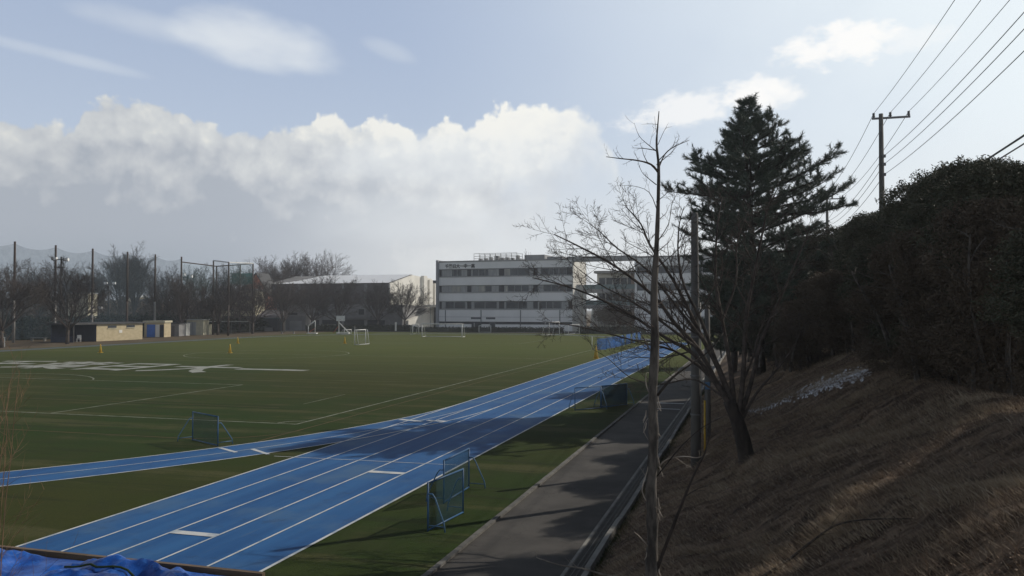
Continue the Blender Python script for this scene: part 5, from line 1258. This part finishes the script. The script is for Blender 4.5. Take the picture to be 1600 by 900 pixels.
# block hut runs parallel to the track: long lit side faces the field
def left_building():
    c0 = gp(151.5, 533.5); 
    r = thing('block_hut', 'beige block hut with two small high windows and a dark open left part', 'building', (c0.x, c0.y, 0), 0)
    Ld = 10.4
    # local +y runs away along the field edge, the lit wall is the +x side
    m = MB(); m.bx(-4.5, 0, 0, Ld, 0, 2.75); m.build('wall', M['beige'], r)
    m = MB(); m.bx(-4.6, -.03, -.03, 0, 0, 2.7); m.build('end_wall', M['navy'], r)
    m = MB(); m.bx(-4.9, .35, -4.9, Ld + .35, 2.753, 3.0); m.build('roof', M['darkroof'], r)
    m = MB(); m.bx(-4.5, -4.3, -4.6, -.033, 0, 2.75); m.build('shelter_back', M['navy'], r)
    m = MB(); m.bx(-4.3, -.1, -4.6, -4.5, 0, .9); m.build('shelter_board', M['navy'], r)
    m = MB(); m.bx(-.12, 0, -4.7, -4.55, 0, 2.75); m.build('corner_post', M['darkmetal'], r)
    for y0_ in (2.4, 6.6):
        w_ = MB(); w_.bx(-.02, .05, y0_, y0_ + 1.9, 2.1, 2.5); wo = w_.build('window', M['recess'], r)
        m = MB(); m.bx(-.02, .12, y0_ - .1, y0_ + 2.0, 2.0, 2.1); m.build('sill', M['beige2'], wo)
    m = MB(); m.bx(.003, .04, 4.9, 5.6, 1.25, 1.75); m.build('notice', M['wallwhite'], r)
    p = gp(131, 532.5)
    ch = thing('white_chair', 'small white chair standing in the dark open part of the block hut', 'chair', (c0.x - 1.2, c0.y - 2.4, 0), R(30))
    m = MB(); m.bx(-.3, .3, -.3, .3, .45, .52); m.build('seat', M['white'], ch); m = MB(); m.bx(-.3, .3, .25, .3, .6, 1.1); m.build('backrest', M['white'], ch)
    for x in (-.26, .26):
        for y_ in (-.26, .26): m = MB(); m.bx(x - .03, x + .03, y_ - .03, y_ + .03, 0, .45 if y_ < 0 else .6); m.build('leg', M['white'], ch)
left_building()
def shed_row():
    r, L = hut('equipment_shed', 'shed with a bright blue door beside a white door and a pale yellow roof edge', 226, 257, 527, 2.7, 3, 'beige', 'beige2', .2, .35)
    m = MB(); m.bx(.5, 2.0, -.06, -.003, .05, 2.35); m.build('door', M['bluedoor'], r); m = MB(); m.bx(2.1, 2.8, -.06, -.003, .05, 2.35); m.build('side_door', M['wallwhite'], r)
    m = MB(); m.bx(2.9, L - .1, -.05, -.003, .05, 2.3); m.build('opening', M['recess'], r)
    r, L = hut('grey_shed', 'dark grey shed between the blue door and the bare tree', 257, 280, 525.5, 2.4, 3, 'gymgrey')
    m = MB(); m.bx(.8, 2.0, -.05, -.003, 0, 2.0); m.build('door', M['gymdark'], r)
    r, L = hut('white_locker', 'narrow white locker shed right behind the third bare tree trunk', 281, 291, 524.5, 2.4, 2, 'wallwhite', 'pipe_white', .1, .08)
    m = MB(); m.bx(L * .5, L - .1, -.04, -.003, .1, 2.2); m.build('door', M['pipe_white'], r)
    r, L = hut('storage_shed', 'wide cream storage shed with a grey sliding door', 292, 318, 523.5, 3.0, 3, 'beige2', 'pipe_white', .2, .12)
    m = MB(); m.bx(.3, 1.9, -.05, -.003, 0, 2.6); m.build('door', M['curtain'], r)
    r, L = hut('small_store', 'small cream box shed at the right end of the cream storage shed', 321, 327, 523, 2.0, 1.5, 'beige2', 'beige2', .05, .06)
    m = MB(); m.bx(.1, L - .1, -.04, -.003, .1, 1.8); m.build('door', M['beige2'], r)
    r, L = hut('white_cabinet', 'pale cabinet beside the right end of the block hut', 207, 214, 528.5, 2.2, 1.5, 'wallwhite', 'pipe_white', .05, .06)
    m = MB(); m.bx(.1, L - .1, -.04, -.003, .1, 2.0); m.build('door', M['curtain'], r)
    r, L = hut('shutter_shed', 'pale grey shed with a roller shutter behind a bare tree left of the gymnasium', 434, 478, 516.5, 3.6, 5, 'gymgrey', 'gymgrey', .1, .1)
    m = MB(); m.bx(L - 3.9, L - 1.0, -.06, -.003, 0, 2.3); m.build('shutter', M['coping'], r); m = MB(); m.bx(.05, 2.0, -.04, -.003, 0, 3.2); m.build('panel', M['curtain2'], r)
    r, L = hut('long_shelter', 'dark long shelter with a green grey sloping roof left of the shutter shed', 398, 434, 517.5, 3.0, 8, 'recess', 'teal', .3, .1)
    m = MB(); m.prism([(-.4, 3.15), (8.4, 5.0), (8.4, 3.15)], 0, 0, L - .5); m.build('sloping_roof', M['gymdark'], r)
    m = MB(); m.bx(.2, L - 1, -.6, -.4, 0, .9); m.build('low_wall', M['gymgrey'], r)
    # lean-to rail right of the cream shed
    a = gp(330, 521); r = thing('bicycle_shelter', 'open shelter with a thin white roof edge right of the cream sheds', 'shelter', (a.x, a.y, 0), R(16.3))
    m = MB(); m.bx(-1, 8.5, 0, 2, 2.5, 2.62); m.build('roof', M['pipe_white'], r)
    for x in (0, 4, 8): m = MB(); m.bx(x - .05, x + .05, .9, 1.0, 0, 2.497); m.build('post', M['metal'], r)
shed_row()
def bench(label, px, py, L=2.6):
    p = gp(px, py); r = thing('wooden_bench', label, 'bench', (p.x, p.y, 0), R(16))
    m = MB(); m.bx(-L / 2, L / 2, -.3, .3, .5, .58); m.build('seat', M['conc'], r)
    for x in (-L / 2 + .25, L / 2 - .25): m = MB(); m.bx(x - .1, x + .1, -.25, .25, 0, .497); m.build('leg', M['conc'], r)
bench('pale flat bench under the dark hedge at the far left', 61, 533)
p = gp(2.5, 542); r = thing('hurdle_stand', 'small white metal frame at the foot of the leftmost bare tree', 'frame', (p.x, p.y, 0), R(20))
for x in (-.5, .5): m = MB(); m.tube([(x, 0, 0), (x, 0, 1.3)], .05, 6); m.build('post', M['white'], r)
m = MB(); m.tube([(-.5, 0, 1.3), (.5, 0, 1.3)], .05, 6); m.build('bar', M['white'], r)
bench('low pale plank lying before the bare tree left of the sports stand', 450, 521.5, 3.0)
far_hedge('dark_hedge', 'tall dark clipped hedge behind the bench at the far left', pt(-60, 483, 133), pt(112, 483, 146), 3.6, 2.6, 26000, .28, 7)
far_hedge('dark_hedge', 'dark hedge behind the huts and sheds along the far edge', pt(104, 483, 152), pt(300, 483, 172), 3.9, 2.6, 26000, .28, 8)
far_hedge('dark_hedge', 'dark hedge behind the cage poles left of the gymnasium', pt(300, 483, 176), pt(440, 483, 200), 3.2, 2.6, 20000, .28, 9)
p0, p1 = pt(-220, 483, 200), pt(430, 483, 262)
far_hedge('distant_woodland', 'dull brown dark distant belt of woodland on the horizon behind the nets', p0, p1, 8.0, 8, 40000, .55, 10, 'woodland', 'leaf_brown')['kind'] = 'stuff'
# things glimpsed far left
p = pt(122, 483, 180); r = thing('pale_tower', 'narrow pale building glimpsed between bare trees behind the third net pole', 'building', (p.x, p.y, 0), R(16)); m = MB(); m.bx(-2.2, 2.2, 0, 4, 0, 8.6); m.build('wall', M['beige2'], r); m = MB(); m.bx(-2.4, 2.4, -.2, 4.2, 8.603, 8.8); m.build('roof', M['coping'], r)
p = pt(208, 483, 300); r = thing('distant_house', 'small pale distant house with a white roof edge over the woodland', 'building', (p.x, p.y, 0), R(16)); m = MB(); m.bx(-2.5, 2.5, 0, 5, 0, 9.5); m.build('wall', M['beige'], r); m = MB(); m.bx(-3.2, 3, -.4, 5.2, 9.503, 10.2); m.build('roof', M['white'], r)
p = pt(223, 483, 300); r = thing('distant_house', 'low whitish distant roof right of the small pale house', 'building', (p.x, p.y, 0), R(16)); m = MB(); m.bx(-3, 3.2, 0, 5, 0, 8.4); m.build('wall', M['gymgrey'], r); m = MB(); m.bx(-3.2, 3.4, -.4, 5.2, 8.403, 8.9); m.build('roof', M['curtain'], r)
p = pt(375, 483, 215); r = thing('apartment_block', 'cream building with balconies behind the netting cage', 'building', (p.x, p.y, 0), R(16)); m = MB(); m.bx(-5, 4, 0, 8, 0, 10.0); m.build('wall', M['beige2'], r); m = MB(); m.bx(-5.3, 4.3, -.3, 8.3, 10.003, 10.5); m.build('roof', M['coping'], r)
for z in (2.2, 4.8, 7.4): m = MB(); m.bx(-4.6, 3.6, -.05, -.003, z, z + 1.2); m.build('window', M['recess'], r)
p = pt(402, 483, 226); r = thing('gabled_house', 'salmon gabled house beside the dark green net, above the bare trees', 'building', (p.x, p.y, 0), R(10)); m = MB(); m.prism([(-4, 0), (3, 0), (3, 9.6), (-.3, 14.8), (-4, 11)], 1, 0, 8); m.build('wall', M['salmon'], r)
m = MB(); m.prism([(-.3, 14.83), (3.4, 9.0), (3.4, 9.35), (-.3, 15.2), (-4.3, 11.3), (-4.3, 11.0)], 1, -.4, 8.4); m.build('roof', M['darkroof'], r)
# tall net poles
NG = 'tall poles holding the ball net along the left side'
def netpole(label, p, h, lightlow=True, name='net_pole', r_=.22):
    r = thing(name, label, 'pole', (p.x, p.y, 0), 0, NG)
    m = MB(); m.tube([(0, 0, h * .42), (0, 0, h)], [r_ * .9, r_ * .7], 8); m.build('upper_shaft', M['rust'], r, True)
    m = MB(); m.tube([(0, 0, 0), (0, 0, h * .42)], [r_, r_ * .9], 8); m.build('lower_shaft', M['pole_light' if lightlow else 'rust'], r, True)
ordn = ['first tall net pole from the left edge', 'second tall net pole from the left, just left of the floodlight mast', 'third tall net pole from the left, pale in its lower half', 'fourth tall net pole from the left, dark all the way', 'fifth tall net pole from the left', 'sixth tall net pole, where the level bar to the cage begins']
poles = []
for i, px in enumerate([22, 86, 144, 198.5, 242, 283]):
    rx = (px - 800) / F; t_ = -110 / (rx * cy - sy); p = Vector((-110, (rx * sy + cy) * t_, 0)); poles.append(p); netpole(ordn[i], p, 15.7, i != 3)
pl0 = Vector((-110, poles[0].y - 8.5, 0)); 
for i in range(-1, 5):
    a = pl0 if i < 0 else poles[i]; b = poles[i + 1]
    m = MB(); n = 8
    for k in range(n):
        u0, u1 = k / n, (k + 1) / n; q0 = a.lerp(b, u0); q1 = a.lerp(b, u1); z0 = 15.4 - 1.2 * 4 * u0 * (1 - u0) * .6; z1 = 15.4 - 1.2 * 4 * u1 * (1 - u1) * .6
        m.poly([(q0.x, q0.y, .5), (q1.x, q1.y, .5), (q1.x, q1.y, z1), (q0.x, q0.y, z0)])
    lab = ['sagging dark ball net left of the first tall pole', 'ball net between the first and second tall poles', 'ball net between the second and third tall poles', 'ball net between the third and fourth tall poles', 'ball net between the fourth and fifth tall poles', 'ball net between the fifth and sixth tall poles'][i + 1]
    tag(m.build('ball_net', M['net_dark']), lab, 'net', 'panels of the tall ball net')
# cage
def cage():
    Zc = 170.0
    cs = [(333, 407, 168), (357, 410, 162), (395, 411.5, 176), (338, 416, 182), (375, 413.5, 184)]
    P_ = []
    labs = ['front left pole of the netting cage', 'thick front pole of the netting cage', 'right end pole of the netting cage', 'back left pole of the netting cage', 'back middle pole of the netting cage']
    for (px, py, Z), lab in zip(cs, labs):
        q = pt(px, py, Z); P_.append(q); netpole(lab, Vector((q.x, q.y, 0)), q.z, False, 'cage_pole', .2)
    r = thing('cage_netting', 'white edged top rails and teal netting of the batting cage', 'net', (P_[0].x, P_[0].y, 0)); o = Vector((P_[0].x, P_[0].y, 0))
    def rail(a, b, mk, r__=.12): m = MB(); m.tube([a - o, b - o], r__, 6); m.build('rail', M[mk], r)
    rail(P_[0], P_[1], 'white'); rail(P_[1], P_[2], 'white'); rail(P_[3], P_[4], 'rust'); rail(P_[4], P_[2], 'rust', .09)
    q6 = Vector((poles[5].x, poles[5].y, P_[3].z)); rail(q6, Vector((P_[3].x, P_[3].y, P_[3].z)), 'rust')
    for a, b, mk in ((0, 1, 'net_cage'), (1, 2, 'net_cage'), (3, 4, 'net_cage'), (4, 2, 'net_cage')):
        A, B = P_[a] - o, P_[b] - o; m = MB(); m.poly([(A.x, A.y, 10.2), (B.x, B.y, 10.2), B, A]); m.build('netting', M[mk], r)
    m = MB(); A, B = q6 - o, P_[3] - o; m.poly([(A.x, A.y, 7), (B.x, B.y, 7), (B.x, B.y, B.z), (A.x, A.y, A.z)]); m.build('netting', M['net_cage'], r)
    q = pt(362, 427, 205); q2 = pt(394, 427, 205); r = thing('green_screen', 'dark green screen hung behind the right part of the cage', 'screen', (q.x, q.y, 0)); m = MB(); L = q2 - q
    m.poly([(0, 0, 11.5), (L.x, L.y, 11.5), (L.x, L.y, q.z), (0, 0, q.z)]); m.build('mesh', M['net_green'], r)
    for v in (Vector((0, 0, 0)), L): m = MB(); m.tube([(v.x, v.y, 0), (v.x, v.y, q.z)], .1, 6); m.build('post', M['rust'], r)
cage()
def mast(label, px, ytop, Z, lights):
    q = pt(px, ytop, Z); r = thing('floodlight_mast', label, 'floodlight', (q.x, q.y, 0), YAW); h = q.z; s = Z / F
    m = MB(); m.tube([(0, 0, 0), (0, 0, h)], [.22, .14], 8); m.build('shaft', M['darkmetal'], r, True)
    m = MB(); x0_ = min(l[0] for l in lights) - px; x1_ = max(l[0] for l in lights) - px
    m.bx(x0_ * s, x1_ * s, -.08, .08, h - .5, h - .35); m.bx(-.5, .5, -.4, .4, h - 1.8, h - 1.65); m.build('crossbar', M['darkmetal'], r)
    for lx, ly in lights:
        z = pt(lx, ly, Z).z; x = (lx - px) * s
        b = MB(); b.box((x, 0, z), (.75, .45, .55)); bo = b.build('lamp_head', M['metal'], r); g = MB(); g.tube([(x + .1, -.235, z), (x + .1, -.27, z)], .28, 10); g.tube([(x + .38, 0, z), (x + .43, 0, z)], .27, 10); g.build('lens', M['lamp'], bo)
mast('floodlight mast with two lamps between the second and third net poles', 95, 401, 132, [(84, 404), (102, 405.5)])
mast('smaller floodlight mast with two lamps between the third and fourth net poles', 170, 441, 175, [(164, 442.5), (177, 442.5)])
mast('floodlight mast just right of the sixth net pole with a bright lamp', 293, 430, 170, [(285.5, 429), (297, 432)])
mast('low lamp post right of the third net pole behind the hedge', 155, 481, 160, [(156, 481)])

# ------------------------------------------------------------------ tarp and boards in the near left corner
def tarp():
    rng = np.random.RandomState(6); nx, ny = 130, 60; V = []
    X = np.linspace(-18.5, -8.0, nx); Y = np.linspace(8.0, 13.95, ny)
    from mathutils import noise as N
    for j in range(ny):
        for i in range(nx):
            x, y_ = X[i], Y[j]
            e = min(1, (y_ - 8) / .8, (13.95 - y_) / .45, (x + 18.5) / .8, (-8.0 - x) / .8)
            hmp = .30 + .22 * math.exp(-((x + 11.8) / 1.3) ** 2) - .16 * math.exp(-((x + 13.5) / .7) ** 2) + .12 * math.exp(-((x + 15.5) / 1.2) ** 2) - .12 * max(0, min(1, (x + 10.4) / 1.0))
            n1 = N.fractal(Vector((x * .9, y_ * .9, 0)), .8, 2.2, 5); n2 = abs(N.noise(Vector((x * 1.7 + y_ * .9, y_ * 1.0 - x * .3, 3)))); n3 = abs(N.noise(Vector((x * 4.2, y_ * 2.6 + x * 1.6, 7))))
            z = max(.02, e ** .5 * (hmp - .12 + .14 * n1 - .42 * n2 - .14 * n3) if e > 0 else .02)
            V.append((x + .06 * n1, y_ + .04 * n2, z))
    f = [(j * nx + i, j * nx + i + 1, (j + 1) * nx + i + 1, (j + 1) * nx + i) for j in range(ny - 1) for i in range(nx - 1)]
    mb = MB(); mb.v = V; mb.f = f
    tag(mb.build('blue_tarp', M['tarp'], None, True), 'crumpled bright blue tarpaulin heaped at the near end of the track', 'tarpaulin')
    def tz(x, y_): return max(v[2] for v in V if abs(v[0] - x) < .12 and abs(v[1] - y_) < .12)
    sp_ = [(-12.9 + .16 * i, 13.1 + .05 * math.sin(i * .9)) for i in range(11)]
    mb = MB(); mb.tube([(x, y_, tz(x, y_) + .01) for x, y_ in sp_], .022, 6)
    tag(mb.build('green_strap', M['grass_green'], None, True), 'dull green strap lying across the blue tarpaulin', 'strap')
tarp()
m = MB(); m.box(((XL + XR) / 2, Y0 - .06, .03), (XR - XL + .5, .10, .12)); tag(m.build('edge_board', M['wood']), 'long brown board closing off the near end of the track', 'board')

# ------------------------------------------------------------------ air
hz = MB(); hz.bx(-2600, 2600, -2600, 2600, -1.1, 26)
hm = bpy.data.materials.new('haze_air'); hm.use_nodes = True; ht = NT(hm.node_tree); ht.n.clear()
ho = ht.node('ShaderNodeOutputMaterial'); hv = ht.node('ShaderNodeVolumePrincipled')
hv.inputs['Color'].default_value = (0.86, 0.9, 0.95, 1); hv.inputs['Density'].default_value = 0.0005; hv.inputs['Anisotropy'].default_value = 0.3
ht.l.new(hv.outputs[0], ho.inputs['Volume'])
tag(hz.build('haze', hm), 'thin pale winter haze over the whole ground', 'haze', kind='stuff')
S.cycles.volume_bounces = 0
